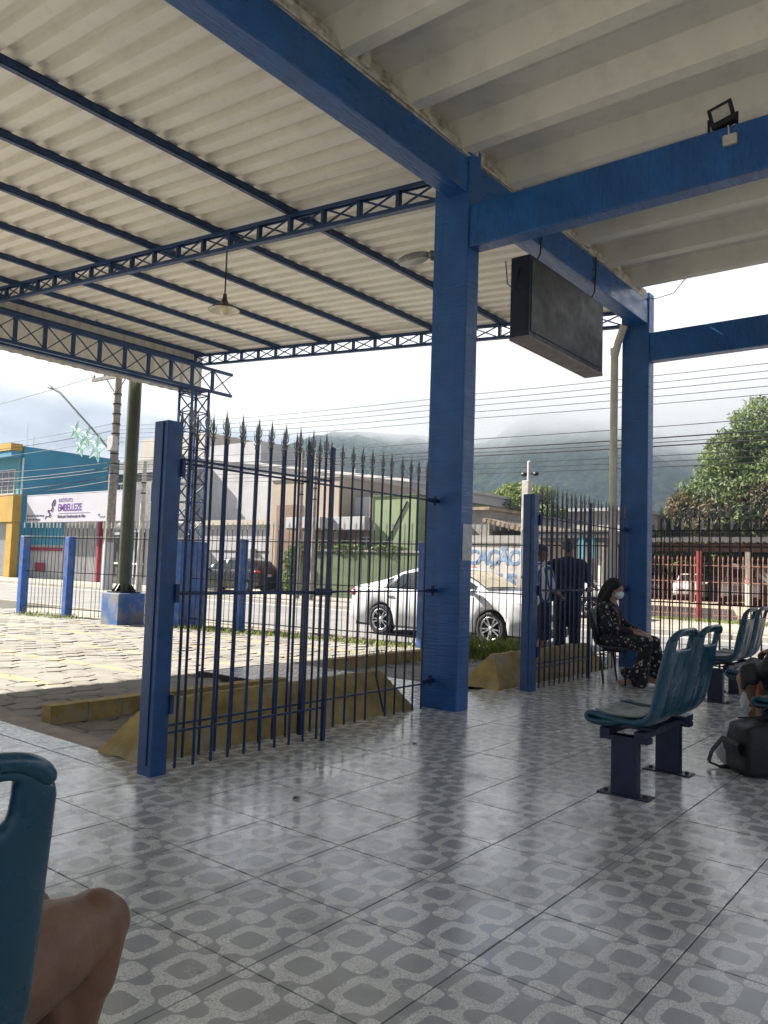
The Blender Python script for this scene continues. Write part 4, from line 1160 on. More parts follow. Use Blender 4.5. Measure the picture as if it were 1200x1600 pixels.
# her chair
t = thing('metal_chair', 'grey moulded chair with thin black legs under the woman in floral clothes', 'chair', (wx+.02,3.62,0))
pr = [(-.255,.385),(-.25,.41),(-.10,.405),(.05,.40),(.13,.42),(.175,.475),(.20,.56),(.225,.68),(.25,.80),(.262,.845)]
bm = bmesh.new(); rows = []
for i, (y, z) in enumerate(pr):
    row = []
    for j in range(13):
        v = j/6-1; w = .21 - (.03 if i == 9 else 0) - (.02 if i == 0 else 0); e = abs(v)**4
        bk = min(1, max(0, (z-.42)/.1)); row.append(bm.verts.new((v*w, y-bk*.03*e, z+(1-bk)*.02*e)))
    rows.append(row)
for i in range(9):
    for j in range(12): bm.faces.new((rows[i][j], rows[i][j+1], rows[i+1][j+1], rows[i+1][j]))
me = bpy.data.meshes.new('seat_shell'); bm.to_mesh(me); bm.free()
me = evaluated(me, [('SOLIDIFY', dict(thickness=.022, offset=0.0)), ('SUBSURF', dict(levels=2))], 'seat_shell'); me.polygons.foreach_set('use_smooth', [True]*len(me.polygons))
obj('seat_shell', me, M['grey_seat'], t)
for sx in (-1,1):
    lpart('leg', MB().tube([(sx*.15,.06,.385),(sx*.19,.09,.36),(sx*.20,.04,.0)], .012, 8), M['dark_metal'], t)
    lpart('leg', MB().tube([(sx*.15,-.19,.385),(sx*.19,-.21,.36),(sx*.20,-.22,.0)], .012, 8), M['dark_metal'], t)
lpart('seat_frame', MB().tube([(-.15,.06,.375),(-.15,-.19,.375)], .012, 8).tube([(.15,.06,.375),(.15,-.19,.375)], .012, 8).tube([(-.16,-.06,.372),(.16,-.06,.372)], .012, 8), M['dark_metal'], t)

def standing(label, x, y, face, H, shirt, legs_bare, hair_m, skin, arm_l, arm_r, bottom, head_tilt=0.0, sway=0.0):
    """face: angle of facing (0 = -y). arms given as (elbow, wrist) offsets in the body frame"""
    z0 = ZY+.0; k = H/1.75
    t = thing('person', label, 'person', (x,y,z0))
    Rz = Matrix.Rotation(face, 3, 'Z')
    B = lambda a,b,c: Vector((x,y,z0)) + Rz @ Vector((a*k,b*k,c*k))
    hs, HP, HR = head(B(sway,-.03,1.63), face, head_tilt, k)
    sh = hs + chain([B(0,.02,1.40),B(sway*.6,.0,1.50),B(sway,-.005,1.57)], [.07,.055,.055])
    sh += chain([B(0,0,.95),B(0,.01,1.15),B(0,.02,1.35)], [.13,.13,.14])
    hands = []
    for sx, arm in ((-1,arm_l),(1,arm_r)):
        S = B(sx*.185,.01,1.40); E_ = B(*arm[0]); W_ = B(*arm[1])
        sh += chain([S,E_,W_],[.055,.043,.030])
        d = (W_-E_).normalized(); sh += hand(W_, d, Rz @ Vector((-sx*.6,-.3,-.4)), .55, k, sx)
    for sx in (-1,1):
        sh += chain([B(sx*.09,0,.92),B(sx*.10,-.015,.50),B(sx*.105,.02,.09)], [.09,.06,.042])
        sh += [('c', B(sx*.105,.03,.045), .042*k, B(sx*.115,-.13,.035), .034*k)]
        if legs_bare: sh += [('e', B(sx*.103,.03,.36), (.055*k,.062*k,.11*k))]
    organic('body', sh, skin, t, .011, 3)
    s_ = chain([B(0,0,.93),B(0,.0,1.15),B(0,.02,1.36)], [.165,.165,.165]) + [('c', B(-.09,0,1.02), .115*k, B(-.10,.015,1.34), .12*k), ('c', B(.09,0,1.02), .115*k, B(.10,.015,1.34), .12*k)]
    for sx, arm in ((-1,arm_l),(1,arm_r)):
        S = B(sx*.185,.01,1.40); E_ = B(*arm[0])
        s_ += chain([B(sx*.1,.02,1.42),S,S+(E_-S)*.78],[.07,.078,.068])
    organic('shirt', s_, shirt, t, .014, 4)
    b_ = chain([B(0,0,1.00),B(0,0,.90)],[.155,.15])
    for sx in (-1,1):
        if legs_bare: b_ += chain([B(sx*.085,0,.90),B(sx*.11,-.01,.52)],[.115,.098])
        else: b_ += chain([B(sx*.085,0,.90),B(sx*.10,-.01,.50),B(sx*.105,.02,.09)],[.115,.088,.075])
    organic('shorts' if legs_bare else 'trousers', b_, bottom, t, .014, 4)
    organic('hair', [('e', HP(0,.022,.055), (.080*k,.094*k,.075*k), HR), ('e', HP(0,.06,.0), (.070*k,.052*k,.075*k), HR)], hair_m, t, .01, 3)
    for sx in (-1,1):
        part('shoe', MB().ball(B(sx*.115,-.06,.035), (.05*k,.14*k,.045*k), 12, 8, Rz), M['black_plastic'], t)
        part('eye', MB().ball(HP(sx*.031,-.084,.010), (.012,.006,.006), 8, 6), M['eye_dark'], t)
    return t, B
p1_, B1 = standing('standing person in white and blue striped shirt and dark shorts behind the farther gate', 9.70, 4.98, R(62), 1.70, M['striped'], True, M['hair_grey'], M['skin_brown'],
         ((-.24,-.06,1.12),(-.10,-.28,1.06)), ((.24,-.08,1.12),(.10,-.30,1.05)), M['dark_cloth'], R(28))
p2_, B2 = standing('standing person in dark navy polo leaning one arm on the white drainpipe', 10.45, 4.92, R(112), 1.82, M['navy_cloth'], False, M['hair_grey'], M['skin_tan'],
         ((-.30,-.10,1.15),(-.36,-.32,1.10)), ((.38,.16,1.27),(.50,.22,1.24)), M['dark_cloth'], R(10))
m_ = MB().cbox((9.90,4.86,.86),(9.93,5.16,1.10),.004); m_.box((9.933,4.87,.99),(9.937,5.15,1.0))
solo('green_folder', m_, M['green_folder'], 'dark green folder held between the two standing people', 'folder', None, (9.92,5.0,.86))
# --- legs at the lower left: somebody sitting sideways beyond the near seat
t = thing('person', 'bare crossed tanned legs of somebody seated sideways at the lower left edge', 'person', (.35,1.62,0))
K1 = Vector((.975,1.49,.505)); K2 = Vector((.90,1.68,.475))
sh = chain([(.40,1.36,.49),(.62,1.40,.49),(.84,1.47,.487),K1+Vector((-.045,0,-.014))], [.13,.115,.095,.072])
sh += [('e', K1+Vector((-.02,0,.0)), (.066,.062,.062)), ('e', K1+Vector((.010,-.004,-.012)), (.050,.046,.056)), ('c', K1+Vector((-.006,.0,-.02)), .060, K1+Vector((-.014,.012,-.12)), .055)]
sh += chain([K1+Vector((-.02,0,-.03)), K1+Vector((-.03,.025,-.16)), (.94,1.54,.22), (.93,1.57,.08)], [.058,.056,.048,.036])
sh += [('e', K1+Vector((-.075,.03,-.17)), (.045,.05,.10))]
sh += chain([(.93,1.57,.07),(1.05,1.56,.035)], [.036,.028]) + chain([(1.05,1.56,.035),(1.11,1.56,.03)],[.030,.022])
sh += chain([(.36,1.64,.50),(.68,1.67,.475),K2], [.11,.085,.064]) + [('e', K2+Vector((.008,0,0)), (.06,.055,.058))]
sh += chain([K2,K2+Vector((-.01,.05,-.2)),(.88,1.80,.08)], [.055,.052,.034]) + chain([(.88,1.80,.06),(1.0,1.80,.035)], [.036,.028])
sh += chain([(.32,1.52,.52),(.28,1.52,.75),(.26,1.52,1.0)], [.15,.13,.15]) + chain([(.26,1.52,1.08),(.26,1.52,1.22)], [.06,.055])
hs, HP, HR = head((.29,1.52,1.30), R(90), 0.0, 1.0); sh += hs
for sy in (-1,1):
    sh += chain([(.26,1.52+sy*.17,1.05),(.33,1.52+sy*.22,.80),(.48,1.52+sy*.10,.66)], [.05,.042,.028]) + hand((.48,1.52+sy*.10,.66), (1,-sy*.1,-.15), (0,0,-1), .4, 1.0, sy)
organic('body', sh, M['skin_leg'], t, .0065, 8)
s_ = chain([(.32,1.52,.56),(.28,1.52,.78),(.26,1.52,1.02)], [.165,.15,.165]) + [('c',(.26,1.36,1.04),.075,(.31,1.32,.86),.065),('c',(.26,1.68,1.04),.075,(.31,1.72,.86),.065)]
organic('shirt', s_, M['navy_cloth'], t, .012, 4)
s_ = chain([(.36,1.36,.50),(.50,1.375,.49)], [.14,.13]) + chain([(.34,1.64,.50),(.52,1.655,.49)], [.12,.105])
organic('shorts', s_, M['dark_cloth'], t, .012, 4)
organic('hair', [('e', HP(0,.022,.055), (.082,.096,.078), HR), ('e', HP(0,.06,-.01), (.074,.055,.09), HR)], M['hair'], t, .01, 3)
# a plain seat for that person, facing the same way as the row
# --- person at the right edge
t = thing('person', 'seated person at the right edge with bare knee and black jacket over the lap', 'person', (6.4,1.2,0))
sh = chain([(6.30,1.05,.53),(6.26,1.34,.53),(6.25,1.52,.51)], [.09,.075,.06]) + chain([(6.25,1.52,.51),(6.26,1.50,.28),(6.27,1.47,.08)], [.058,.056,.036]) + [('e',(6.25,1.53,.515),(.058,.06,.058))]
sh += chain([(6.50,1.05,.53),(6.54,1.34,.53),(6.55,1.50,.51)], [.09,.075,.06]) + chain([(6.55,1.50,.51),(6.56,1.48,.28),(6.56,1.44,.08)], [.058,.056,.036])
for xx in (6.27,6.56): sh += chain([(xx,1.46,.06),(xx,1.60,.035)], [.036,.028])
sh += chain([(6.40,1.02,.55),(6.40,.96,.78),(6.40,.94,1.02)], [.15,.13,.15]) + chain([(6.40,.94,1.06),(6.40,.95,1.20)], [.06,.055])
hs, HP, HR = head((6.40,.96,1.29), R(180), 0.0, 1.0); sh += hs
sh += chain([(6.22,.95,1.05),(6.12,1.12,.86),(6.25,1.33,.74)], [.05,.042,.028]) + hand((6.25,1.33,.74), (.5,.8,-.2), (0,0,-1), .6, 1.0, 1)
sh += chain([(6.58,.95,1.05),(6.68,1.10,.84),(6.55,1.30,.74)], [.05,.042,.028]) + hand((6.55,1.30,.74), (-.5,.8,-.2), (0,0,-1), .6, 1.0, -1)
organic('body', sh, M['skin_tan'], t, .010, 4)
s_ = chain([(6.40,1.02,.58),(6.40,.96,.80),(6.40,.94,1.04)], [.165,.15,.165]) + [('c',(6.22,.95,1.05),.075,(6.14,1.09,.90),.065),('c',(6.58,.95,1.05),.075,(6.66,1.07,.88),.065)]
organic('shirt', s_, M['dark_cloth'], t, .013, 4)
s_ = chain([(6.31,1.05,.53),(6.265,1.36,.535)],[.105,.092]) + chain([(6.49,1.05,.53),(6.535,1.36,.53)],[.105,.092])
organic('shorts', s_, M['dark_cloth'], t, .013, 4)
organic('hair', [('e', HP(0,.022,.055), (.082,.096,.078), HR), ('e', HP(0,.06,-.01), (.074,.055,.09), HR)], M['hair'], t, .01, 3)
s_ = chain([(6.12,1.36,.61),(6.28,1.44,.60),(6.55,1.42,.60)],[.065,.075,.07]) + chain([(6.14,1.46,.60),(6.12,1.44,.53)],[.055,.04]) + chain([(6.25,1.26,.63),(6.6,1.24,.65)],[.08,.08]) + chain([(6.16,1.30,.66),(6.30,1.22,.72),(6.42,1.30,.68)],[.035,.04,.03]) + [('e',(6.2,1.48,.60),(.08,.06,.05)),('c',(6.13,1.50,.60),.035,(6.10,1.50,.47),.02),('e',(6.38,1.5,.60),(.08,.06,.07))] + chain([(6.12,1.30,.70),(6.08,1.34,.62)],[.06,.05])
o = organic('black_jacket', s_, M['black_cloth'], None, .011, 2)
tag(o, 'black crumpled jacket lying over the lap at the right edge', 'jacket')
# ================================================================== BAGS
def bag_mesh():
    bm = bmesh.new(); N1, N2 = 30, 16
    # soft box: superellipse rings from bottom to top
    rings = []
    for j in range(N2+1):
        t_ = j/N2; z = .33*t_
        ring = []
        for i in range(40):
            a = 2*math.pi*i/40; c, s = math.cos(a), math.sin(a); e = .26
            sx = math.copysign(abs(c)**e, c); sy = math.copysign(abs(s)**e, s)
            bul = 1+.03*math.sin(math.pi*min(1,t_*1.1)); rx, ry = .27*bul*(1-.05*t_), .155*bul*(1-.22*max(0,t_-.5)*2*.6)
            if j in (0,): rx *= .95; ry *= .9
            n_ = mnoise.fractal(Vector((c*2.2,s*2.2,z*9)),1,2,4)*.016 + abs(mnoise.noise(Vector((c*4,s*3,z*16+3))))*.012
            ring.append(bm.verts.new((sx*rx*(1+n_), sy*ry*(1+n_*1.6), z + (.05*math.cos(a*1.0)*t_*t_*.5) + n_*.8*t_)))
        rings.append(ring)
    for a, b in zip(rings, rings[1:]):
        for i in range(40): bm.faces.new((a[i], a[(i+1)%40], b[(i+1)%40], b[i]))
    ct = bm.verts.new((0,0,.345))
    for i in range(40): bm.faces.new((rings[-1][i], rings[-1][(i+1)%40], ct))
    bm.faces.new(rings[0][::-1])
    me = bpy.data.meshes.new('body'); bmesh.ops.recalc_face_normals(bm, faces=bm.faces[:]); bm.to_mesh(me); bm.free()
    me = evaluated(me, [('SUBSURF', dict(levels=1))], 'body'); me.polygons.foreach_set('use_smooth', [True]*len(me.polygons)); return me
t = thing('nylon_bag', 'black nylon travel bag with shoulder strap on the floor at the right edge', 'bag', (5.66,1.20,.002), R(-48))
obj('body', bag_mesh(), M['black_nylon'], t)
lpart('zip', MB().tube([(-.25,0,.352),(-.1,.0,.357),(.1,0,.352),(.22,0,.337)], .006, 6), M['dark_metal'], t)
lpart('pocket_flap', MB().add([(-.295,-.10,.215),(-.295,.10,.215),(-.305,.10,.19),(-.305,-.10,.19),(-.29,-.10,.13),(-.29,.10,.13)], [(0,1,2,3),(3,2,5,4)]), M['black_nylon'], t)
m_ = MB(); pts = [(-.28,.13,.20),(-.34,.17,.10),(-.36,.17,.03),(-.30,.13,.006),(-.22,.15,.006)]
for a, b in zip(pts, pts[1:]): m_.bar(a, b, .006, .038, (0,1,.2))
lpart('shoulder_strap', m_, M['black_cloth'], t)
lpart('handle', MB().tube([(-.08,.02,.34),(-.075,.02,.40),(-.05,.02,.415),(.05,.02,.415),(.075,.02,.40),(.08,.02,.33)], .010, 8), M['black_plastic'], t)
def plastic_bag(label, c, s, h, seed, knot=True):
    rnd = random.Random(seed); bm = bmesh.new(); N2 = 18; rings = []
    for j in range(N2+1):
        t_ = j/N2; z = h*t_
        w = s*(math.sin(math.pi*min(1, .12+t_*.95))**.6)*(1 if t_ < .62 else max(.16, 1-(t_-.62)*3.2)); ring = []
        if t_ > .86: w = s*(.16+ (t_-.86)*1.7)
        for i in range(36):
            a = 2*math.pi*i/36
            n_ = mnoise.fractal(Vector((math.cos(a)*2+seed,math.sin(a)*2,z*7)),1,2.2,4)*.22 + (.14*math.sin(a*7+seed) if t_ > .4 else .03*math.sin(a*5))
            ring.append(bm.verts.new((c[0]+w*(1+n_)*math.cos(a), c[1]+w*.85*(1+n_)*math.sin(a), c[2]+z)))
        rings.append(ring)
    for a, b in zip(rings, rings[1:]):
        for i in range(36): bm.faces.new((a[i], a[(i+1)%36], b[(i+1)%36], b[i]))
    bm.faces.new(rings[0][::-1])
    m_ = MB().addbm(bm, True)
    if knot:
        for sg in (-1,1): m_.tube([(c[0],c[1],c[2]+h*.95),(c[0]+sg*.03,c[1]+sg*.02,c[2]+h*1.12),(c[0]+sg*.05,c[1]+sg*.01,c[2]+h*1.30),(c[0]+sg*.01,c[1],c[2]+h*1.33)], [.02,.022,.018,.008], 8)
    return solo('plastic_bag', m_, M['poly_bag'], label, 'bag', 'white plastic carrier bags by the black bag', c)
plastic_bag('white plastic carrier bag with tied handles standing behind the black bag', (6.12,1.50,.02), .15, .31, 3)
plastic_bag('crumpled white plastic bag squeezed low between black bag and bench', (5.72,1.48,.004), .11, .22, 9, False)
m_ = MB()
for k in range(6):
    a = k*1.05; d = Vector((math.cos(a)*.6, math.sin(a)*.2, math.sin(a))).normalized()
    m_.ball(Vector((5.93,1.36,.500))+d*.014, (.012,.007,.009), 8, 6, d.to_track_quat('X','Z').to_matrix())
m_.tube([(5.93,1.36,.495),(5.93,1.37,.46)], .003, 5)
solo('red_bow', m_, M['red_bow'], 'small red ribbon bow on the edge of the teal seat at right', 'ribbon', None, (5.93,1.36,.46))
# small litter on the floor
for (x, y), lab in zip(((4.62,3.32),(3.1,3.0)), ('dry dark leaf scrap on the tiles in front of the middle column', 'dry dark leaf scrap on the tiles before the nearer gate')):
    m_ = MB().add([(x-.03,y,.002),(x,y-.014,.009),(x+.035,y+.004,.003),(x+.004,y+.016,.011)], [(0,1,2,3)])
    solo('leaf_scrap', m_, M['rust'], lab, 'leaf', 'leaf scraps on the tiled floor', (x,y,0))
# ================================================================== VEHICLES
def interp(pts, x):
    if x <= pts[0][0]: return pts[0][1]
    for (a, b), (c, d) in zip(pts, pts[1:]):
        if x <= c:
            t = (x-a)/(c-a); return b + (d-b)*t
    return pts[-1][1]
CARS = {
 'sedan': dict(L=4.62, W=1.78, wb=(-1.36,1.34), R=.325, roof=[(-2.31,.62),(-2.29,.88),(-2.2,1.00),(-1.72,1.09),(-1.45,1.16),(-.95,1.36),(-.5,1.455),(.0,1.475),(.35,1.44),(.75,1.27),(1.28,1.0),(1.75,.92),(2.1,.80),(2.26,.62),(2.31,.48)],
               belt=[(-2.31,.60),(-2.2,.92),(-1.5,.97),(.9,.93),(1.4,.90),(2.1,.76),(2.31,.46)], win=(-1.32,1.02), ws=(.42,1.22), rw=(-1.55,-.62), pillars=(-.18,)),
 'hatch': dict(L=3.95, W=1.70, wb=(-1.25,1.25), R=.31, roof=[(-1.975,.60),(-1.96,.98),(-1.85,1.18),(-1.62,1.40),(-1.2,1.50),(-.3,1.52),(.15,1.49),(.55,1.30),(1.05,1.03),(1.6,.92),(1.86,.80),(1.95,.62),(1.975,.45)],
               belt=[(-1.975,.58),(-1.9,.98),(-1.2,.97),(.8,.93),(1.2,.92),(1.75,.80),(1.975,.44)], win=(-1.55,.86), ws=(.22,1.0), rw=(-1.93,-1.55), pillars=(-.15,-1.05)),
 'suv': dict(L=5.0, W=1.90, wb=(-1.5,1.45), R=.39, roof=[(-2.5,.75),(-2.48,1.2),(-2.36,1.5),(-2.1,1.78),(-1.3,1.84),(.1,1.83),(.5,1.72),(1.15,1.27),(1.6,1.20),(2.2,1.14),(2.42,1.0),(2.5,.55)],
               belt=[(-2.5,.73),(-2.4,1.18),(-1.2,1.18),(1.0,1.14),(1.6,1.12),(2.3,1.02),(2.5,.54)], win=(-2.1,.90), ws=(.32,1.08), rw=(-2.47,-2.15), pillars=(-.1,-1.2)),
}
CAR_CACHE = {}
def car(kind, paint, label, x, y, ang, group=None, shade=False, zg=ZS):
    """x forward in the car's own frame"""
    K = CARS[kind]; L, W = K['L'], K['W']; hw_ = W/2; Rw = K['R']; Ra = Rw*1.13
    t = thing('parked_car', label, 'car', (x,y,zg), ang, group)
    N = 96
    xs_ = [-L/2 + L*i/N for i in range(N+1)]
    sill = .22 if kind != 'suv' else .32
    def ring(xx):
        zr, zb = interp(K['roof'], xx), min(interp(K['belt'], xx), interp(K['roof'], xx)-.012)
        e = abs(xx)/(L/2); w = hw_*(1-.16*max(0,(e-.72)/.28)**2.2); 
        lo = sill + .10*max(0,(e-.86)/.14)
        inn = lo
        for wc in K['wb']:
            d = abs(xx-wc)
            if d < Ra: lo = max(lo, Rw+math.sqrt(Ra*Ra-d*d))
        zm = max(lo+.03, .55*zb+.45*sill)
        h = zr-zb; green = min(1, max(0, h-.03)/.25); wr = w*(1-.23*green-.02)
        zb_ = max(zb, lo+.06); zr = max(zr, zb_+.012)
        return [(w*.90, lo-.02 if lo > sill+.12 else lo), (w*.985, lo+.012), (w, min(zm, zb_-.03)), (w*.985, zb_-.035), (w*.955, zb_), (w*.955*(1-.35)+wr*.35, zb_+.36*(zr-zb_)) , (wr, zr-.035*green-.004), (wr*.86, zr-.008), (wr*.5, zr), (0, zr+.004)]
    rings = [ring(xx) for xx in xs_]
    m_ = MB(); nk = len(rings[0])
    for sg in (-1,1):
        vs = [(xs_[i], sg*p[0], p[1]) for i, rg in enumerate(rings) for p in rg]
        m_.add(vs, [(i*nk+j, (i+1)*nk+j, (i+1)*nk+j+1, i*nk+j+1) for i in range(N) for j in range(nk-1)], True)
        for i in (0, N):
            rg = rings[i]
            m_.add([(xs_[i], sg*p[0], p[1]) for p in rg] + [(xs_[i], 0, rg[0][1])], [tuple(range(nk+1))])
    lpart('body', m_, paint, t, True, True)
    lpart('underbody', MB().box((-L/2+.15,-hw_*.80,.17),(L/2-.15,hw_*.80,.72)), M['black_plastic'], t)
    def lerp(a, b, u): return (a[0]+(b[0]-a[0])*u, a[1]+(b[1]-a[1])*u)
    def side_strip(i0, i1, u0, u1, off, sg, nm, mat, seg=(4,6)):
        q = MB(); vs = []; 
        idx = [i for i in range(N+1) if i0 <= xs_[i] <= i1]
        for i in idx:
            rg = rings[i]
            if rg[6][1]-rg[4][1] < .07: continue
            a = lerp(rg[4], rg[5], min(1,u0*2)); b = rg[5]; c = lerp(rg[5], rg[6], (u1-.5)*2)
            for p in (a,b,c): vs.append((xs_[i], sg*(p[0]+off), p[1]+off*.3))
        n_ = len(vs)//3
        if n_ < 2: return
        q.add(vs, [(k*3+j,(k+1)*3+j,(k+1)*3+j+1,k*3+j+1) for k in range(n_-1) for j in range(2)], True)
        lpart(nm, q, mat, t)
    edges = [K['win'][0]] + sorted(K['pillars']) + [K['win'][1]]
    for sg in (-1,1):
        for a, b in zip(edges, edges[1:]): side_strip(a+.035, b-.035, .09, .90, .006, sg, 'window', M['car_glass'])
    def top_strip(x0, x1, nm, mat, off=.006, wf=.96):
        q = MB(); idx = [i for i in range(N+1) if x0 <= xs_[i] <= x1]; vs = []
        for i in idx:
            rg = rings[i]
            row = [(rg[7][0]*1.08*wf, rg[7][1]-.004), (rg[8][0], rg[8][1]), (0, rg[9][1]), (-rg[8][0], rg[8][1]), (-rg[7][0]*1.08*wf, rg[7][1]-.004)]
            vs += [(xs_[i], p[0], p[1]+off) for p in row]
        n_ = len(idx)
        q.add(vs, [(k*5+j,(k+1)*5+j,(k+1)*5+j+1,k*5+j+1) for k in range(n_-1) for j in range(4)], True)
        lpart(nm, q, mat, t)
    if shade:
        top_strip(K['ws'][0], K['ws'][1], 'windscreen', M['car_glass'], .006, 1.0); top_strip(K['ws'][0]+.06, K['ws'][1]-.08, 'sun_shade', M['sun_shade'], .012, .93)
    else: top_strip(K['ws'][0], K['ws'][1], 'windscreen', M['car_glass'])
    top_strip(K['rw'][0], K['rw'][1], 'rear_window', M['car_glass'])
    key = kind
    if key not in CAR_CACHE:
        ty = MB().lathe([(Rw*.66,-.085),(Rw*.80,-.105),(Rw*.95,-.10),(Rw,-.07),(Rw,.07),(Rw*.95,.10),(Rw*.80,.105),(Rw*.66,.085)], (0,0,0), 30, 'y').mesh('tyre'); setmat(ty, M['rubber'])
        rd = MB().lathe([(0,-.02),(Rw*.66,-.03),(Rw*.66,-.10),(Rw*.70,-.10)], (0,0,0), 30, 'y').mesh('rim_well'); setmat(rd, M['rim_dark'])
        rm = MB(); rm.lathe([(0,-.088),(Rw*.13,-.085),(Rw*.15,-.06)], (0,0,0), 16, 'y'); rm.lathe([(Rw*.60,-.075),(Rw*.64,-.10),(Rw*.69,-.10),(Rw*.69,-.08)], (0,0,0), 30, 'y')
        for k in range(10):
            a = 2*math.pi*k/10 + (.10 if k % 2 else -.10)
            d = Vector((math.cos(a),0,math.sin(a))); rm.bar(d*Rw*.11+Vector((0,-.075,0)), d*Rw*.65+Vector((0,-.088,0)), .026, .02, (0,1,0))
        rmm = rm.mesh('rim'); setmat(rmm, M['rim']); CAR_CACHE[key] = (ty, rd, rmm)
    ty, rd, rmm = CAR_CACHE[key]
    for wc in K['wb']:
        for sg in (-1,1):
            w_ = bpy.data.objects.new('wheel', ty); col.objects.link(w_); w_.parent = t
            w_.location = (wc, sg*(hw_-.125), Rw); w_.rotation_euler = (0, random.uniform(0,1), math.pi if sg > 0 else 0)
            for nm, me in (('rim_well', rd), ('rim', rmm)):
                o = bpy.data.objects.new(nm, me); col.objects.link(o); o.parent = w_
    fx, rx = L/2, -L/2
    zf = interp(K['belt'], fx-.2); zrr = interp(K['belt'], rx+.12)
    for sg in (-1,1):
        q = MB(); q.ball((fx-.26, sg*hw_*.70, zf-.08), (.24,.17,.065), 12, 8, Matrix.Rotation(sg*-.5,3,'Z')); lpart('headlight', q, M['lamp_lens'], t)
        q = MB(); q.ball((rx+.14, sg*hw_*.78, zrr-.06), (.16,.15,.085), 12, 8, Matrix.Rotation(sg*.5,3,'Z')); lpart('taillight', q, M['red_lens'], t)
        xm = K['ws'][1]-.22
        q = MB(); q.ball((xm, sg*(hw_+.07), interp(K['belt'], xm)+.06), (.07,.11,.07), 10, 8); q.bar((xm,sg*(hw_-.08),interp(K['belt'],xm)+.01),(xm,sg*(hw_+.05),interp(K['belt'],xm)+.03),.05); lpart('mirror', q, paint, t)
        for a, b in zip(edges[:-1], edges[1:]):
            if b-a < .6: continue
            xx = a+.16; zz = interp(K['belt'], xx)-.13
            q = MB().cbox((xx, sg*(hw_-.005), zz-.012),(xx+.16, sg*(hw_+.018), zz+.014),.005); lpart('door_handle', q, paint, t)
        for xx in [e_ for e_ in edges[:-1] if abs(e_-K['wb'][0]) > .3] + [K['win'][1]-.05]:
            rg = ring(xx); q = MB()
            pts = [rg[1], rg[2], rg[3], rg[4]]
            for p_, r_ in zip(pts, pts[1:]): q.bar((xx, sg*(p_[0]+.001), p_[1]), (xx, sg*(r_[0]+.001), r_[1]), .008, .004, (0,1,0))
            lpart('door_seam', q, M['black_plastic'], t)
        lpart('sill_trim', MB().box((K['wb'][0]+Ra+.03, sg*(hw_*.93), sill-.03),(K['wb'][1]-Ra-.03, sg*(hw_*.985), sill+.02)), M['black_plastic'], t)
    zg_ = zf-.22
    if kind == 'suv':
        q = MB().cbox((fx-.10,-hw_*.52,zf-.30),(fx-.015+.05,hw_*.52,zf-.10),.02); lpart('grille', q, M['black_plastic'], t)
        for k in range(3): lpart('grille_bar', MB().cbox((fx-.02,-hw_*.50,zf-.28+.06*k),(fx+.05,hw_*.50,zf-.255+.06*k),.006), M['rim'], t)
        lpart('bumper_grille', MB().cbox((fx-.1,-hw_*.55,.38),(fx+.025,hw_*.55,.50),.02), M['black_plastic'], t)
    else:
        q = MB().cbox((fx-.14,-hw_*.52,zg_-.02),(fx+.012,hw_*.52,zg_+.10),.02); lpart('grille', q, M['black_plastic'], t)
        lpart('bumper_grille', MB().cbox((fx-.14,-hw_*.60,.22),(fx+.014,hw_*.60,.36),.02), M['black_plastic'], t)
        for sg in (-1,1): lpart('fog_light', MB().ball((fx-.12, sg*hw_*.70,.36),(.10,.10,.06),10,8), M['black_plastic'], t)
    lpart('emblem', MB().lathe([(0,.012),(.045,.010),(.05,0)], (fx+.016+(.04 if kind=='suv' else 0),0,zf-.19), 14, 'x'), M['rim'], t)
    lpart('number_plate', MB().cbox((fx+.012,-.20,.40+(.14 if kind=='suv' else 0)),(fx+.024,.20,.52+(.14 if kind=='suv' else 0)),.003), M['plate'], t)
    lpart('number_plate', MB().cbox((rx-.02,-.20,.70),(rx+.02,.20,.82),.003), M['plate'], t)
    return t
car('sedan', M['car_white'], 'white sedan with ten spoke wheels and beige windscreen shade parked beyond the street fence', 13.87, 9.0, R(-91), None, True)
car('hatch', M['car_black'], 'black hatchback parked across the street in front of the white warehouse', 23.9, 27.6, R(100), None, False, -.055)
car('hatch', M['car_silver'], 'silver car parked across the street, seen beside the leaning man', 22.6, 10.9, R(-84), None, False, -.055)
car('hatch', M['car_white'], 'small white car parked nose out under the carport left of the red fence post', 46.5, 14.25, R(190), 'cars under the carport', False, -.06)
car('suv', M['car_silver'], 'large silver pickup style car with barred grille nose out under the carport', 44.0, 10.9, R(192), 'cars under the carport', False, -.06)
car('hatch', M['car_black'], 'dark car in the shade at the left end of the carport', 48.0, 16.9, R(190), 'cars under the carport', False, -.06)
car('hatch', M['car_black'], 'dark car in the shade at the right end of the carport', 45.0, 7.6, R(190), 'cars under the carport', False, -.06)

# ================================================================== BUILDINGS ACROSS THE STREET
def text(body, x, y, z, size, mat, parent, name='lettering', ext=.004, shear=0.0, align='LEFT', sp=1.0, bold=0.0):
    c = bpy.data.curves.new(name, 'FONT'); c.body = body; c.size = size; c.extrude = ext; c.shear = shear; c.align_x = align; c.space_character = sp; c.offset = bold
    o = bpy.data.objects.new(name, c); col.objects.link(o)
    dg = bpy.context.evaluated_depsgraph_get(); dg.update()
    me = bpy.data.meshes.new_from_object(o.evaluated_get(dg)); bpy.data.objects.remove(o)
    me.name = name
    Mt = Matrix(((0,0,-1,x),(-1,0,0,y),(0,1,0,z),(0,0,0,1)))
    me.transform(Matrix.Translation(-wloc(parent)) @ Mt)
    return obj(name, me, mat, parent)
def block(name, a, b, mat, label, cat='building', group=None):
    t = thing(name, label, cat, (a[0], (a[1]+b[1])/2, -.06), 0, group)
    part('wall', MB().box(a, b), mat, t)
    return t
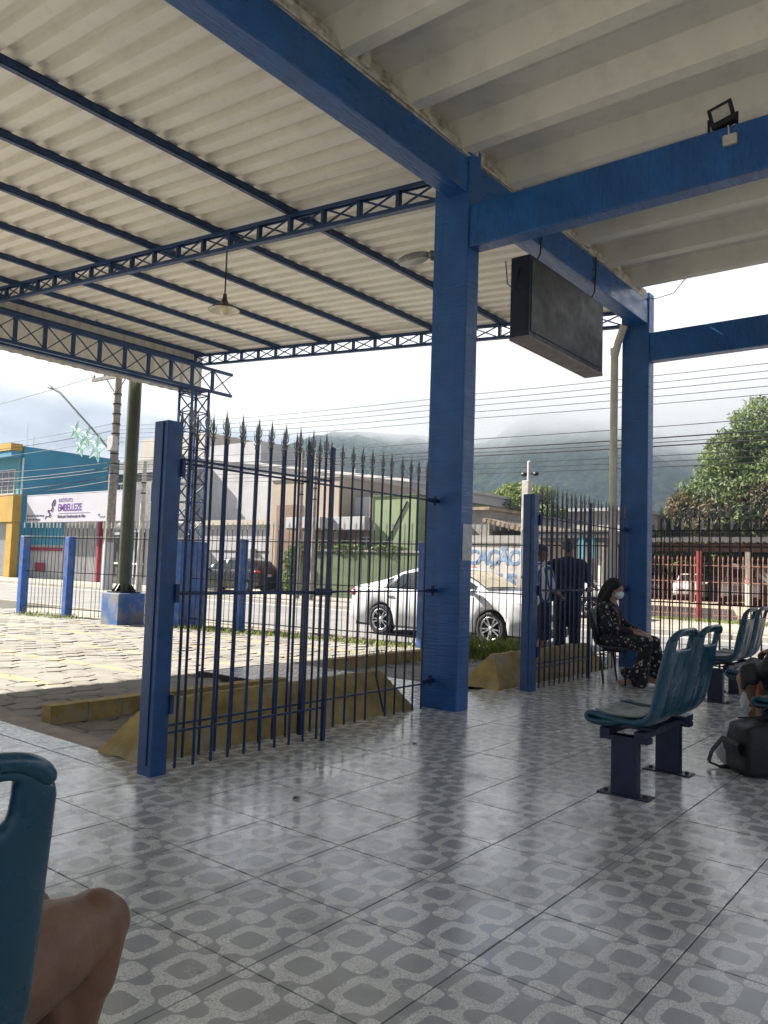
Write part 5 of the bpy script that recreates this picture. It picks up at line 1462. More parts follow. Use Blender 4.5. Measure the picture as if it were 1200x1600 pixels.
def window(t, x, y0, y1, z0, z1, nm=2, nz=1, frame=None, glass=None, depth=.05):
    """window on a wall that faces -x"""
    f = MB(); w = .05
    f.box((x-depth,y0,z0),(x-.002,y0+w,z1)).box((x-depth,y1-w,z0),(x-.002,y1,z1)).box((x-depth,y0+w,z0),(x-.002,y1-w,z0+w)).box((x-depth,y0+w,z1-w),(x-.002,y1-w,z1))
    for k in range(1,nm): yy = y0+(y1-y0)*k/nm; f.box((x-depth+.004,yy-.02,z0+w),(x-.004,yy+.02,z1-w))
    for k in range(1,nz): zz = z0+(z1-z0)*k/nz; f.box((x-depth+.008,y0+w,zz-.018),(x-.006,y1-w,zz+.018))
    fr = part('window', f, frame or M['alu'], t)
    part('pane', MB().box((x-.028,y0+w*.8,z0+w*.8),(x-.012,y1-w*.8,z1-w*.8)), glass or M['window_dark'], fr)
# blue and yellow shop
t = block('corner_shop', (23.0,45.74,-.3), (29.4,62,7.72), M['teal_wall'], 'turquoise two storey shop with ochre yellow band and grey rolling shutter')
part('facade', MB().box((22.97,46.1,3.2),(22.995,62,7.70)), M['teal_light'], t)
part('eave', MB().box((22.3,45.9,7.05),(22.96,62,7.40)), M['teal_wall'], t)
part('eave_band', MB().box((22.25,45.9,7.42),(22.96,62,7.85)), M['yellow_board'], t)
window(t, 22.97, 46.6, 49.6, 4.9, 6.4, 4, 3)
part('yellow_board', MB().cbox((22.45,45.62,3.18),(22.965,62,4.80),.02), M['yellow_board'], t)
part('pillar', MB().cbox((22.5,45.65,-.06),(22.96,46.35,3.17),.02), M['yellow_board'], t)
sh_ = part('shutter', MB().box((22.86,46.36,-.06),(22.955,50.5,3.15)), M['shutter'], t)
m_ = MB(); 
for k in range(28): m_.box((22.835,46.4,.02+k*.11),(22.8595,50.45,.085+k*.11))
part('shutter_slats', m_, M['shutter'], sh_)['kind'] = 'stuff'
text('3821-6229', 22.447, 46.9, 3.28, .30, M['print_dark'], t, align='RIGHT') if False else None
part('drain', MB().tube([(23.0-.05,45.70,3.2),(22.95,45.70,7.0)], .05, 8), M['alu'], t)
part('antenna', MB().tube([(24,47.5,7.7),(24,47.5,9.4)], .015, 5).tube([(23.6,45.9,7.7),(23.6,45.9,8.4)], .03, 6), M['alu'], t)
# beauty school with its signboard
t = block('school_building', (23.75,34.0,-.3), (30,45.735,3.2), M['grey_paint'], 'low grey shop building under the white school signboard')
part('turquoise_panel', MB().box((23.70,42.1,1.9),(23.748,45.7,3.19)), M['teal_wall'], t)
m_ = MB()
for k in range(26): m_.box((23.705,38.45+k*.14,.0),(23.7485,38.53+k*.14,3.0))
part('slatted_gate', m_, M['shutter'], t)['kind'] = 'stuff'
part('red_band', MB().box((23.66,42.1,1.55),(23.699,45.9,1.75)), M['crimson'], t)
part('red_plate', MB().box((23.66,43.9,.35),(23.70,45.0,.85)), M['crimson'], t)
part('red_column', MB().cbox((23.5,38.05,-.06),(23.74,38.30,3.2),.01), M['crimson'], t)
part('pale_column', MB().cbox((23.45,37.1,-.06),(23.74,37.7,3.2),.01), M['cream_wall'], t)
op = part('shop_opening', MB().box((23.60,34.3,.3),(23.745,37.0,2.6)), M['interior_dark'], t)  # solid dark box, shade of the inside is put into its colour
for z in (.95, 2.62): part('opening_rail', MB().box((23.55,34.2,z),(23.70,37.08,z+.10)), M['alu'], op)
for y in (34.9,36.0): part('opening_bar', MB().box((23.56,y,.3),(23.62,y+.06,2.6)), M['alu'], op)
sg = thing('signboard', 'long white signboard with purple lettering and ribbon figure mark above the low shop', 'signboard', (23.0,40,3.15))
part('panel', MB().cbox((23.02,34.2,3.16),(23.30,45.1,4.72),.015), M['board_white'], sg)
part('edge_trim', MB().box((23.01,34.18,4.721),(23.32,45.12,4.76)), M['alu'], sg)
text('INSTITUTO', 23.015, 41.55, 4.27, .30, M['purple'], sg, sp=.95)
text('EMBELLEZE', 23.015, 41.6, 3.78, .56, M['purple'], sg, sp=.86, bold=.008)
text('Paixão pela Transformação de Vidas', 23.015, 41.6, 3.40, .225, M['print_dark'], sg, sp=.88, bold=.004)
part('underline', MB().box((23.008,38.3,3.64),(23.0195,41.5,3.655)), M['purple'], sg)
text('Instituto Embelleze Bertioga', 23.015, 44.75, 3.50, .17, M['print_dark'], sg, sp=.9)
text('@embelleze.bertioga', 23.015, 44.75, 3.28, .17, M['print_dark'], sg, sp=.9)
for z in (3.55,3.33): part('social_mark', MB().lathe([(0,0),(.085,0)], (23.013,44.9,z), 14, 'x'), M['print_dark'], sg)
part('ribbon_figure', MB().tube([(23.012,42.95,3.36),(23.012,42.75,3.55),(23.012,42.5,3.52),(23.012,42.35,3.62),(23.012,42.62,3.74),(23.012,42.6,3.88),(23.012,42.3,3.84),(23.012,42.12,3.98),(23.012,42.25,4.15),(23.012,42.1,4.35),(23.012,41.95,4.45),(23.012,41.92,4.25),(23.012,42.08,4.08)], [.015,.03,.04,.045,.04,.035,.045,.04,.035,.04,.03,.03,.02], 6), M['purple'], sg)
part('arrow_mark', MB().tube([(23.012,36.9,3.42),(23.012,37.35,3.42),(23.012,37.5,3.5),(23.012,37.4,3.56)], .02, 5), M['print_dark'], sg)
# pale two-storey house behind
t = block('pale_house', (31.0,40.5,-.3), (40,56.5,7.9), M['grey_block'], 'greyish two storey house with dark windows behind the signboard')
window(t, 31.0, 46.5, 49.2, 5.0, 6.4); window(t, 31.0, 42.0, 44.4, 5.0, 6.4); window(t, 31.0, 51.5, 53, 5.0, 6.4)
part('ledge', MB().box((30.8,40.4,7.0),(30.998,56.6,7.25)), M['white_paint'], t)
t = block('white_tower_block', (36.0,45.4,6), (43,53.2,10.6), M['cream_wall'], 'plain cream upper block rising behind the greyish house')
t = block('white_wing', (32.5,35.6,-.3), (40,40.4,8.7), M['white_paint'], 'white house wing behind the lattice column')
# big white warehouse, monopitch
t = thing('warehouse', 'large plain white warehouse with long sloping roof line behind the beige building', 'building', (33,30,-.06))
m_ = MB().prism([(45.3,-.3),(45.3,8.45),(23.8,5.62),(23.8,-.3)], 32.0, 44.0, 'x'); part('wall', m_, M['white_paint'], t)
m_ = MB().prism([(45.4,8.455),(45.4,8.60),(23.7,5.75),(23.7,5.605)], 31.8, 44.2, 'x'); part('roof_edge', m_, M['grey_paint'], t)
for y in (27.5,31.5,35.5,39.5): part('wall_joint', MB().box((31.985,y,0),(31.999,y+.05,6.0+(y-23.8)*.13)), M['grey_paint'], t)
# low white front wall with air conditioner
t = block('low_white_building', (26.2,26.6,-.3), (31.5,35.3,3.1), M['white_paint'], 'low white building with parapet behind the black hatchback')
part('parapet', MB().box((26.0,26.55,3.101),(31.5,35.3,3.35)), M['cream_wall'], t)
part('dark_band', MB().box((26.18,26.7,1.75),(26.198,35.2,1.84)), M['interior_dark'], t)
t2 = thing('air_conditioner', 'white air conditioner box on the low white wall above the black car', 'air conditioner', (26.1,29.0,1.3))
part('casing', MB().cbox((25.85,28.7,1.25),(26.195,29.55,1.95),.03), M['white_paint'], t2); part('fan_grille', MB().lathe([(0,-.01),(.24,-.01),(.26,.01)], (25.845,29.18,1.6), 20, 'x'), M['black_plastic'], t2)
# beige shop
t = block('beige_building', (25.0,22.35,-.3), (31,26.5,5.05), M['beige_wall'], 'beige flat roofed building with brown recess behind the gate latch')
part('brown_panel', MB().box((24.96,24.5,1.0),(24.998,26.1,3.9)), M['brown_wall'], t)
part('parapet_cap', MB().box((24.93,22.3,5.051),(31,26.55,5.13)), M['cream_wall'], t)
part('door', MB().box((24.95,25.0,-.05),(24.998,26.0,.99)), M['interior_dark'], t)
t = block('low_cream_house', (26.0,20.62,-.3), (31.5,22.34,4.25), M['white_paint'], 'small white flat house between beige and green buildings')
part('fascia', MB().cbox((24.9,20.6,2.72),(25.99,24.3,3.30),.02) if False else MB().cbox((24.7,20.62,2.75),(25.985,22.33,3.30),.02), M['white_paint'], t)
part('shop_front', MB().box((25.6,20.64,.0),(25.99,22.32,2.74)), M['beige_wall'], t)
window(t, 25.6, 20.8, 21.6, 1.95, 2.5, 2)
t = thing('shop_awning', 'white flat awning along the beige building over the green wall', 'awning', (24.6,23.3,2.75))
part('fascia', MB().cbox((23.9,22.38,2.78),(24.955,24.4,3.25),.02), M['white_paint'], t)
part('soffit', MB().box((23.95,22.4,2.72),(24.95,24.38,2.779)), M['brown_wall'], t)
# green building and mossy wall
t = block('green_building', (25.0,18.25,-.3), (32,20.55,4.12), M['green_wall'], 'sage green two storey wall with dark stains left of the middle column')
part('edge', MB().box((24.97,20.45,-.06),(25.03,20.6,4.14)), M['cream_wall'], t)
part('parapet_cap', MB().box((24.95,18.2,4.121),(32,20.6,4.18)), M['dull_green'], t)
part('stain_pipe', MB().tube([(24.98,18.7,3.9),(24.97,19.6,2.4),(24.97,20.4,1.4)], .025, 6), M['black_cable'], t)
t = block('grey_side_house', (26.5,15.8,-.3), (34,18.1,3.6), M['grey_block'], 'grey plastered house end between green building and graffiti wall')
part('roof', MB().box((26.3,15.7,3.601),(34,18.15,3.72)), M['tile_roof'], t)
t = thing('green_street_wall', 'mossy dull green street wall with plants along its top', 'wall', (24.2,21,-.06))
part('wall', MB().box((24.0,15.4,-.3),(24.2,24.4,1.82)), M['dull_green'], t)
part('coping', MB().box((23.96,15.4,1.821),(24.24,24.4,1.90)), M['grey_block'], t)
# graffiti wall
t = thing('lettered_wall', 'stained white wall with faded blue hand painted lettering behind the white sedan', 'wall', (21.5,12.8,-.06))
part('wall', MB().box((21.6,11.35,-.3),(21.8,15.3,2.12)), M['graffiti'], t)
part('coping', MB().box((21.55,11.3,2.121),(21.85,15.3,2.36)), M['grey_block'], t)
text('LOCAÇÃO', 21.595, 14.42, 1.46, .62, M['graffiti_blue'], t, shear=.12, sp=.83, bold=.02)
text('de', 21.595, 13.52, 1.26, .20, M['graffiti_red'], t, shear=.2, bold=.006)
text('ÔNIBUS', 21.595, 13.75, .76, .58, M['graffiti_blue'], t, shear=.12, sp=.83, bold=.02)
# old clay roof behind the lettered wall
t = block('tile_roof_house', (26.0,13.2,-.3), (33,15.7,2.55), M['cream_wall'], 'low house with sloping old clay tile roof behind the lettered wall')
m_ = MB()
for k in range(14):
    y0 = 12.9+k*.2; 
    m_.tube([(25.6,y0,2.55+(k*.045)),(33.3,y0,2.65+k*.045)], .085, 8)
part('roof_tiles', m_, M['tile_roof'], t)['kind'] = 'stuff'
# open shed and far pale block seen through the farther gate
t = thing('open_shed', 'dark open shed with grey front beam and white posts behind the standing men', 'shed', (26,9.6,-.06))
part('back_wall', MB().box((33.8,12.4,-.3),(34,17.5,2.6)), M['dull_green'], t)
part('front_beam', MB().box((24.9,10.0,2.30),(25.2,12.9,2.62)), M['asbestos'], t)
m_ = MB()
m_.add([(24.6,9.95,2.64),(24.6,13.0,2.64),(34.4,17.6,2.9),(34.4,13.0,2.9),(24.6,9.95,2.70),(24.6,13.0,2.70),(34.4,17.6,2.96),(34.4,13.0,2.96)], [(0,3,2,1),(4,5,6,7),(0,1,5,4),(1,2,6,5),(2,3,7,6),(3,0,4,7)])
part('roof', m_, M['asbestos'], t)
for y in (10.55, 11.1): part('post', MB().cbox((25.0,y,-.06),(25.14,y+.14,2.30),.01), M['pvc'], t)
part('gutter_pipe', MB().tube([(24.75,10.0,2.52),(24.75,12.9,2.52)], .08, 8), M['grey_block'], t)
for y, lab in ((11.02,'teal cloth strip hanging under the shed beam, the left of two'), (10.70,'teal cloth strip hanging under the shed beam, the right of two')):
    solo('cloth_strip', MB().cbox((24.70,y,1.75),(24.72,y+.24,2.52),.004), M['teal_light'], lab, 'cloth', 'two teal strips under the shed', (24.7,y,1.75))
t = block('far_pale_building', (46,17.5,-.3), (56,25.6,5.1), M['cream_wall'], 'long pale building with a row of windows far behind the gate')
part('roof_edge', MB().box((45.7,17.3,5.101),(56,25.8,5.3)), M['white_paint'], t)
for k in range(5): window(t, 46, 17.9+k*1.5, 19.2+k*1.5, 3.0, 3.9, 2)
# ------------------------------------------------------------------ carport and red fence on the right
t = thing('carport', 'long carport with rusty beam, wavy dark roof and white posts sheltering cars', 'carport', (40,10,-.06))
part('front_beam', MB().box((39.0,3.0,2.50),(39.16,15.6,2.86)), M['rust_beam'], t)
m_ = MB(); per_ = .30; n_ = 44; vs = []
for xx, zz in ((38.4,2.93),(48.0,3.6)):
    for k in range(n_*4+1): vs.append((xx, 2.8+k*per_/4, zz+.05*math.sin(k*math.pi/2)))
q_ = n_*4+1; m_.add(vs, [(k,k+1,q_+k+1,q_+k) for k in range(q_-1)])
part('roof_sheets', m_, M['asbestos'], t)
for y in (9.35, 15.2, 3.8): part('post', MB().cbox((39.0,y,-.06),(39.17,y+.19,2.50),.01), M['pvc'], t)
for y in (13.1, 6.4): part('tree_post', MB().tube([(43,y,-.06),(43,y,3.1)], .10, 8), M['bark'], t)
m_ = MB().lathe([(0,0),(.14,0)], (38.985,9.45,1.15), 16, 'x')
s_ = solo('round_sign', m_, M['red_paint'], 'small round red and white notice on the white carport post', 'sign', None, (38.98,9.45,1.15))
part('ring_face', MB().lathe([(0,0),(.095,0)], (38.98,9.45,1.15), 16, 'x'), M['white_paint'], s_)
part('bar_mark', MB().box((38.972,9.43,1.09),(38.976,9.465,1.21)), M['red_paint'], s_)
t = thing('lot_wall', 'plain grey wall at the back of the car lot', 'wall', (50,10,-.06))
part('wall', MB().box((50,0,-.3),(50.2,24,2.15)), M['grey_block'], t)
t = thing('red_fence', 'red iron fence with sunlit pinkish bars and thick red post along the car lot', 'fence', (25.1,6,-.06))
rb = bar_mesh(1.88, .011, M['pink_bar'], 4); rf_ = MB().add([(-.025,0,0),(.025,0,0),(0,0,.12),(0,.01,.05)], [(0,1,2),(0,2,3),(1,3,2),(0,3,1)]).mesh('finial'); setmat(rf_, M['pink_bar'])
iron(t, (25.1,9.6,0), (25.1,1.0,0), 62, rb, -.05, rf_, 1.86, .006)
rails(t, (25.1,9.6), (25.1,1.0), (1.62,1.12,.12), .02, .025, M['pink_bar'])
for y in (7.45, 4.2): part('fence_post', MB().cbox((25.0,y-.07,-.06),(25.14,y+.07,2.05),.01), M['red_paint'], t)
# ================================================================== POLES, SIGNS, WIRES
def upole(name, label, x, y, h, r, mat, white=True, cross=True):
    t = thing(name, label, 'utility pole', (x,y,-.06), 0, 'utility poles across the street')
    part('shaft', MB().tube([(x,y,-.06),(x,y,h)], [r*1.25,r*.8], 12), mat, t)
    if white: part('painted_base', MB().tube([(x,y,-.05),(x,y,1.9)], [r*1.25+.012,r*1.18+.012], 12), M['white_paint'], t)
    for z in [h-.9-.42*k for k in range(9)]: 
        if z > 3.5: part('clamp', MB().tube([(x,y,z),(x,y,z+.05)], r*1.0+.012, 10), M['dark_metal'], t)
    return t
t = upole('utility_pole', 'tall utility pole with white painted foot, crossarm and street lamp arm beside the olive pole', 18.5, 29.2, 9.0, .17, M['pole_wood'])
ca = part('crossarm', MB().bar((18.45,27.6,8.85),(18.45,31.1,8.95),.12,.14), M['pole_wood'], t)
for y in (27.7,28.4,30.2,31.0): part('insulator', MB().lathe([(0,.0),(.05,.0),(.06,.05),(.04,.09),(.055,.13),(0,.2)], (18.45,y,9.0), 10), M['pole_concrete'], ca)
for s_ in (-1,1): part('strut', MB().bar((18.4,29.2+s_*.1,8.2),(18.42,29.2+s_*.75,8.82),.03), M['dark_metal'], ca)
part('transformer_box', MB().cbox((18.2,28.9,5.7),(18.45,29.3,6.3),.02), M['grey_paint'], t)
la = part('lamp_arm', MB().tube([(18.4,29.3,5.7),(18.1,30.2,6.6),(17.6,32.2,8.35),(17.5,32.6,8.55)], .045, 8), M['luminaire'], t)
part('lamp_head', MB().ball((17.47,32.9,8.68), (.10,.42,.07), 12, 8, Matrix.Rotation(.42,3,'X')), M['luminaire'], la)
upole('utility_pole', 'dark brown utility pole behind the gate latch, the left of a close pair', 21.6, 21.25, 5.65, .07, M['pole_wood'], False)
upole('utility_pole', 'paler brown utility pole behind the gate latch, the right of a close pair', 21.3, 20.25, 5.4, .065, M['pole_wood'], False)
t = upole('utility_pole', 'thin white square pole in front of the white wing beside the road sign', 18.7, 27.3, 5.2, .10, M['pole_concrete'], False)
t = thing('road_sign', 'round dark road sign on a thin post half hidden by the olive pole', 'road sign', (18.3,28.0,-.06))
part('post', MB().tube([(18.3,28.0,-.06),(18.3,28.0,2.7)], .035, 8), M['luminaire'], t)
part('plate', MB().lathe([(0,-.01),(.42,-.01),(.43,0),(.42,.01),(0,.01)], (18.25,28.15,2.25), 28, 'x'), M['dark_metal'], t)
part('plate_mark', MB().box((18.232,27.83,2.20),(18.238,28.47,2.30)), M['white_paint'], t)
t = thing('meter_post', 'slim pale concrete meter post with insulators standing behind the farther gate post', 'post', (16.2,8.68,ZS))
part('shaft', MB().cbox((19.62,10.45,-.06),(19.82,10.66,3.75),.015) if False else MB().cbox((16.1,8.58,ZS),(16.28,8.76,3.35),.015), M['pole_concrete'], t)
part('top_rod', MB().tube([(16.19,8.62,3.3),(16.19,8.62,3.75)], .05, 8).ball((16.19,8.62,3.76),.055,8,6), M['white_paint'], t)
part('insulator', MB().ball((16.19,8.75,3.5),(.06,.09,.06),8,6).ball((16.19,8.45,3.5),(.05,.08,.05),8,6).bar((16.19,8.42,3.5),(16.19,8.8,3.5),.03), M['dark_metal'], t)
# star decorations hung on the lamp arm
def star(y, z, r, label):
    pts = [(r*(1 if k % 2 == 0 else .42)*math.sin(k*math.pi/5+.3), r*(1 if k % 2 == 0 else .42)*math.cos(k*math.pi/5+.3)) for k in range(10)]
    t = thing('wire_star', label, 'star decoration', (18.0,y,z), 0, 'pale green wire stars hung below the lamp arm')
    m_ = MB()
    for a, b in zip(pts, pts[1:]+pts[:1]): m_.tube([(18.0,y-a[0],z+a[1]),(18.0,y-b[0],z+b[1])], .022, 5)
    part('outline', m_, M['green_star'], t)
    m_ = MB()
    for k in range(0,10,2): m_.tube([(18.0,y,z),(18.0,y-pts[k][0],z+pts[k][1])], .012, 4)
    for s_ in (.35,.65):
        for a, b in zip(pts, pts[1:]+pts[:1]): m_.tube([(18.0,y-a[0]*s_,z+a[1]*s_),(18.0,y-b[0]*s_,z+b[1]*s_)], .012, 4)
    part('netting', m_, M['green_star'], t)
star(31.45, 6.66, .44, 'topmost pale green wire star, farthest out below the lamp arm')
star(30.55, 6.34, .44, 'pale green wire star touching the street lamp arm')
star(30.98, 5.92, .42, 'pale green wire star lowest on the left of the cluster')
star(29.75, 5.80, .62, 'largest pale green wire star next to the utility pole')
m_ = MB()
m_.tube([(18.02,31.3,6.5),(18.02,30.9,6.3),(18.02,30.5,6.1),(18.02,30.8,5.95),(18.02,30.2,5.75),(18.02,29.5,5.6)], .02, 5)
solo('star_garland', m_, M['green_star'], 'thin green garland linking the wire stars', 'garland', None, (18,30.5,6))
WG = 'overhead wires along the street'
def wire(pts, r=.012, label='thin overhead wire crossing the sky along the street'):
    out = []
    for a, b in zip(pts, pts[1:]):
        a, b = Vector(a), Vector(b); n_ = 10
        for i in range(n_): 
            s = i/n_; out.append(a+(b-a)*s - Vector((0,0,4*.12*s*(1-s)*(b-a).length/18)))
    out.append(Vector(pts[-1]))
    solo('overhead_wire', MB().tube(out, r, 4, False), M['black_cable'], label, 'wire', WG, tuple(pts[0]))
for k, z in enumerate((6.16,5.99,5.83,5.65,5.47)):
    wire([(18.5,29.2,z+.62+.1*k*0),(18.5,11.6,z),(18.5,-8,z-.1),(18.5,-40,z)], .008, 'thin upper overhead wire against the grey sky, one of five alike')
for k, z in enumerate((4.89,4.62,4.51,4.42,4.19,4.05,3.92)):
    wire([(18.55,29.2,z+.55),(18.55,11.6,z),(18.55,-8,z+.05),(18.55,-40,z)], .016 if k in (1,3) else .009, 'lower overhead wire in front of the mountain, one of a close bundle')
for k, (z, z2, dx) in enumerate(((6.88,6.75,0),(6.61,6.5,.1),(6.25,6.1,.05),(5.24,5.35,0),(4.92,4.85,.1),(4.64,4.35,.05),(4.5,4.1,.15),(5.0,4.95,-.1))):
    wire([(18.4+dx,29.2,z),(18.4+dx,41,z2),(18.4,75,z2+.1)], .018 if k > 3 else .011, 'overhead wire passing in front of the turquoise shop wall, one of several alike')
wire([(18.45,31.0,9.1),(18.45,46,8.7),(18.45,75,9.0)], .014, 'single high wire from the crossarm towards the left edge')
solo('hanging_drop_wire', MB().tube([(10.9,-.2,5.2),(18.5,-8,5.6)], .006, 4), M['black_cable'], 'slack drop wire from the hall corner to the street line', 'wire', None, (10.9,-.2,5.2))

# ================================================================== TREES AND PLANTS
def leaves(clumps, n, size, seed, drop=.25):
    rnd = random.Random(seed); m_ = MB(); vs = []; fs = []
    tot = sum(c[1][0]*c[1][1]+c[1][1]*c[1][2] for c in clumps)
    for c, r in clumps:
        k = int(n*(r[0]*r[1]+r[1]*r[2])/tot)
        for _ in range(k):
            while True:
                d = Vector((rnd.uniform(-1,1),rnd.uniform(-1,1),rnd.uniform(-1,1)))
                if .05 < d.length < 1: break
            rad = d.length; d.normalize(); rad = .55+.5*rad**.8 if rnd.random() > .25 else rad
            lump = 1+.28*mnoise.noise(d*2.3+Vector(c)*.7)+.15*mnoise.noise(d*6+Vector(c))
            p = Vector((c[0]+d.x*r[0]*rad*lump, c[1]+d.y*r[1]*rad*lump, c[2]+d.z*r[2]*rad*lump))
            s = size*rnd.uniform(.6,1.4)
            nrm = (d*.8+Vector((rnd.uniform(-1,1),rnd.uniform(-1,1),rnd.uniform(-.4,1)))).normalized()
            u = nrm.orthogonal().normalized(); a = rnd.uniform(0,6.28); u = (Matrix.Rotation(a,3,nrm) @ u); u.z -= drop; u.normalize(); w = nrm.cross(u).normalized()
            o = len(vs); vs += [p-u*s, p-w*s*.36-u*s*.1+nrm*s*.08, p+u*s, p+w*s*.36-u*s*.1+nrm*s*.08]; fs.append((o,o+1,o+2,o+3))
    m_.add(vs, fs); return m_
def limbs(base, clumps, r, seed, top):
    rnd = random.Random(seed); m_ = MB(); b = Vector(base)
    m_.tube([b, b+Vector((rnd.uniform(-.2,.2),rnd.uniform(-.2,.2),top*.35)), b+Vector((rnd.uniform(-.3,.3),rnd.uniform(-.3,.3),top))], [r*1.3,r,r*.7], 10)
    for c, rr in clumps:
        st = b+Vector((0,0,top*rnd.uniform(.6,1.0))); c = Vector(c); mid = (st+c)/2+Vector((rnd.uniform(-.3,.3),rnd.uniform(-.3,.3),rnd.uniform(0,.5)))
        m_.tube([st, mid, c], [r*.45,r*.28,r*.10], 6)
    return m_
def tree(name, label, base, clumps, n, size, mat, seed, r=.3, top=3, group=None, extra=None):
    t = thing(name, label, 'tree', base, 0, group)
    part('trunk', limbs(base, clumps, r, seed, top), M['bark'], t, False)
    part('crown', leaves(clumps, n, size, seed), mat, t, False)
    if extra: part('dry_leaves', leaves(extra[0], extra[1], size, seed+5, .7), M['leaf_brown'], t, False)
    return t
tx, ty_ = 54.0, 11.6
cl = [((tx,ty_-1,10.3),(3.6,3.4,2.6)),((tx-1,ty_-3.5,11.2),(3.2,3.0,2.2)),((tx,ty_+2.2,9.0),(2.6,2.0,1.7)),((tx-1.5,ty_+1.8,6.6),(2.8,2.9,1.9)),((tx-1.5,ty_-1.8,7.0),(3.0,3.3,2.2)),((tx-1,ty_+3.6,5.0),(2.6,2.4,1.6)),((tx-1.8,ty_+.2,4.6),(2.8,3.2,1.7)),((tx-1.5,ty_-4.2,4.8),(2.8,3.2,2.2)),((tx,ty_-6.5,8.2),(3.2,3.0,3.2)),((tx,ty_+5.0,3.2),(2.2,2.0,1.1)),((tx+.5,ty_-8.5,5.5),(3,3,3)),((tx,ty_+1.0,3.0),(2.5,3.5,1.2))]
tree('mango_tree', 'huge dense dark green tree with drooping foliage towering behind the carport', (tx,ty_,-.1), cl, 85000, .165, M['leaf_mango'], 11, .45, 4.5, None, ([((tx-3.2,ty_+2.0,4.6),(1.6,3.2,1.7)),((tx-3.4,ty_-1.5,5.2),(1.5,3.0,2.2)),((tx-2.8,ty_+4.6,5.6),(1.2,1.0,1.1))], 13000))
bx, by = 43.5, 24.0
cl = [((bx,by+1.2,4.6),(1.5,1.3,.9)),((bx-.5,by-.5,5.2),(1.5,1.2,.8)),((bx,by+3.0,4.0),(1.4,1.3,.9)),((bx,by-2.2,4.7),(1.3,1.0,.7)),((bx+.5,by+.3,6.2),(1.1,1.3,.6)),((bx,by+2.2,5.7),(1.0,1.0,.5)),((bx,by-1.6,6.0),(1.0,.9,.5)),((bx-.5,by+1.5,3.3),(1.4,2.0,.7))]
tree('airy_tree', 'airy bright green tree with visible limbs behind the tiled roof house', (bx,by,-.1), cl, 7500, .15, M['leaf_bright'], 21, .17, 3.2)
cl = [((29.4,17.3,2.55),(.8,.9,.45)),((29.2,16.6,2.4),(.7,.7,.4)),((29.5,18.0,2.3),(.7,.8,.5))]
t = thing('yellow_shrub', 'yellow green shrub above the lettered wall beside the middle column', 'shrub', (29.4,17.2,-.1))
part('stems', limbs((29.4,17.2,-.1), cl, .07, 4, 1.9), M['bark'], t, False); part('foliage', leaves(cl, 2600, .10, 31), M['leaf_yellow'], t, False)
for i, (x, y, z, s, lab) in enumerate(((49.0,18.5,3.4,1.6,'loose green bush above the lot wall by the far column'),(49.2,15.2,2.6,1.3,'bright bush behind the lot wall beside the banana plant'),(49.0,6.5,2.7,1.6,'yellowish bush behind the lot wall at right'),(49.2,2.6,2.9,1.8,'dark bush behind the lot wall near the right edge'))):
    cl = [((x,y,z),(s*.7,s,s*.7)),((x,y+s*.6,z-.6),(s*.6,s*.8,s*.6)),((x,y-s*.7,z-.5),(s*.6,s*.8,s*.6))]
    t = thing('bush', lab, 'bush', (x,y,-.06), 0, 'bushes behind the car lot wall')
    part('stems', limbs((x,y,-.06), cl, .08, i, 1.4), M['bark'], t, False); part('foliage', leaves(cl, 3200, .15, 40+i), M['leaf_bright'] if i in (0,1,2) else M['leaf_mango'], t, False)
def banana(x, y, z, label, seed, s=1.0):
    rnd = random.Random(seed); t = thing('banana_plant', label, 'plant', (x,y,z), 0, 'banana plants inside the car lot')
    part('stem', MB().tube([(x,y,z),(x,y,z+1.3*s)], [.12*s,.08*s], 8), M['leaf_banana'], t, False)
    for k in range(7):
        a = k*.9+rnd.uniform(-.2,.2); L = s*rnd.uniform(1.1,1.6); m_ = MB(); vs = []; fs = []
        for i in range(9):
            u = i/8; h = 1.3*s + L*(.95*u - .75*u*u); o_ = L*.75*u; w = .26*s*math.sin(math.pi*min(1,u*.93+.05))
            c = Vector((x+math.cos(a)*o_, y+math.sin(a)*o_, z+h)); lat = Vector((-math.sin(a),math.cos(a),0))
            vs += [c-lat*w+Vector((0,0,.05*s)), c, c+lat*w+Vector((0,0,.05*s))]
        for i in range(8):
            for j in range(2): fs.append((i*3+j,i*3+j+1,i*3+4+j,i*3+3+j))
        m_.add(vs, fs, True); part('leaf', m_, M['leaf_banana'], t, False)
banana(47.6, 14.4, -.06, 'broad leaved banana plant under the left part of the carport roof', 3, 1.25)
banana(48.2, 16.0, -.06, 'banana plant close to the far column, in the back of the car lot', 5, 1.15)
banana(48.4, 12.4, -.06, 'banana plant between the two parked light cars, half in shade', 8, 1.0)
def weeds(name, spots_, n, h, seed, label):
    rnd = random.Random(seed); m_ = MB(); vs = []; fs = []
    for (x, y, r) in spots_:
        z0 = ZY if x < 11.2 else -.055
        for _ in range(int(n*r)):
            px_, py_ = x+rnd.gauss(0,.22)*r, y+rnd.gauss(0,.5)*r; hh = h*rnd.uniform(.3,1.2); a = rnd.uniform(0,6.28); l = hh*rnd.uniform(.2,.8); w = rnd.uniform(.006,.014)
            d = Vector((math.cos(a),math.sin(a),0)); q = Vector((-d.y,d.x,0))*w; b = Vector((px_,py_,z0-.02)); o = len(vs)
            vs += [b-q, b+q, b+d*l*.5+Vector((0,0,hh*.7))+q*.7, b+d*l*.5+Vector((0,0,hh*.7))-q*.7, b+d*l+Vector((0,0,hh))]; fs += [(o,o+1,o+2,o+3),(o+3,o+2,o+4)]
    m_.add(vs, fs); o = obj(name, m_.mesh(name, fix=False), M['weed']); tag(o, label, 'weeds', None, 'stuff'); return o
fp = [FA+FD*s for s in (.08,.17,.50,.56,.60,.66,.70,.74,.79,.85,.90,.95)]
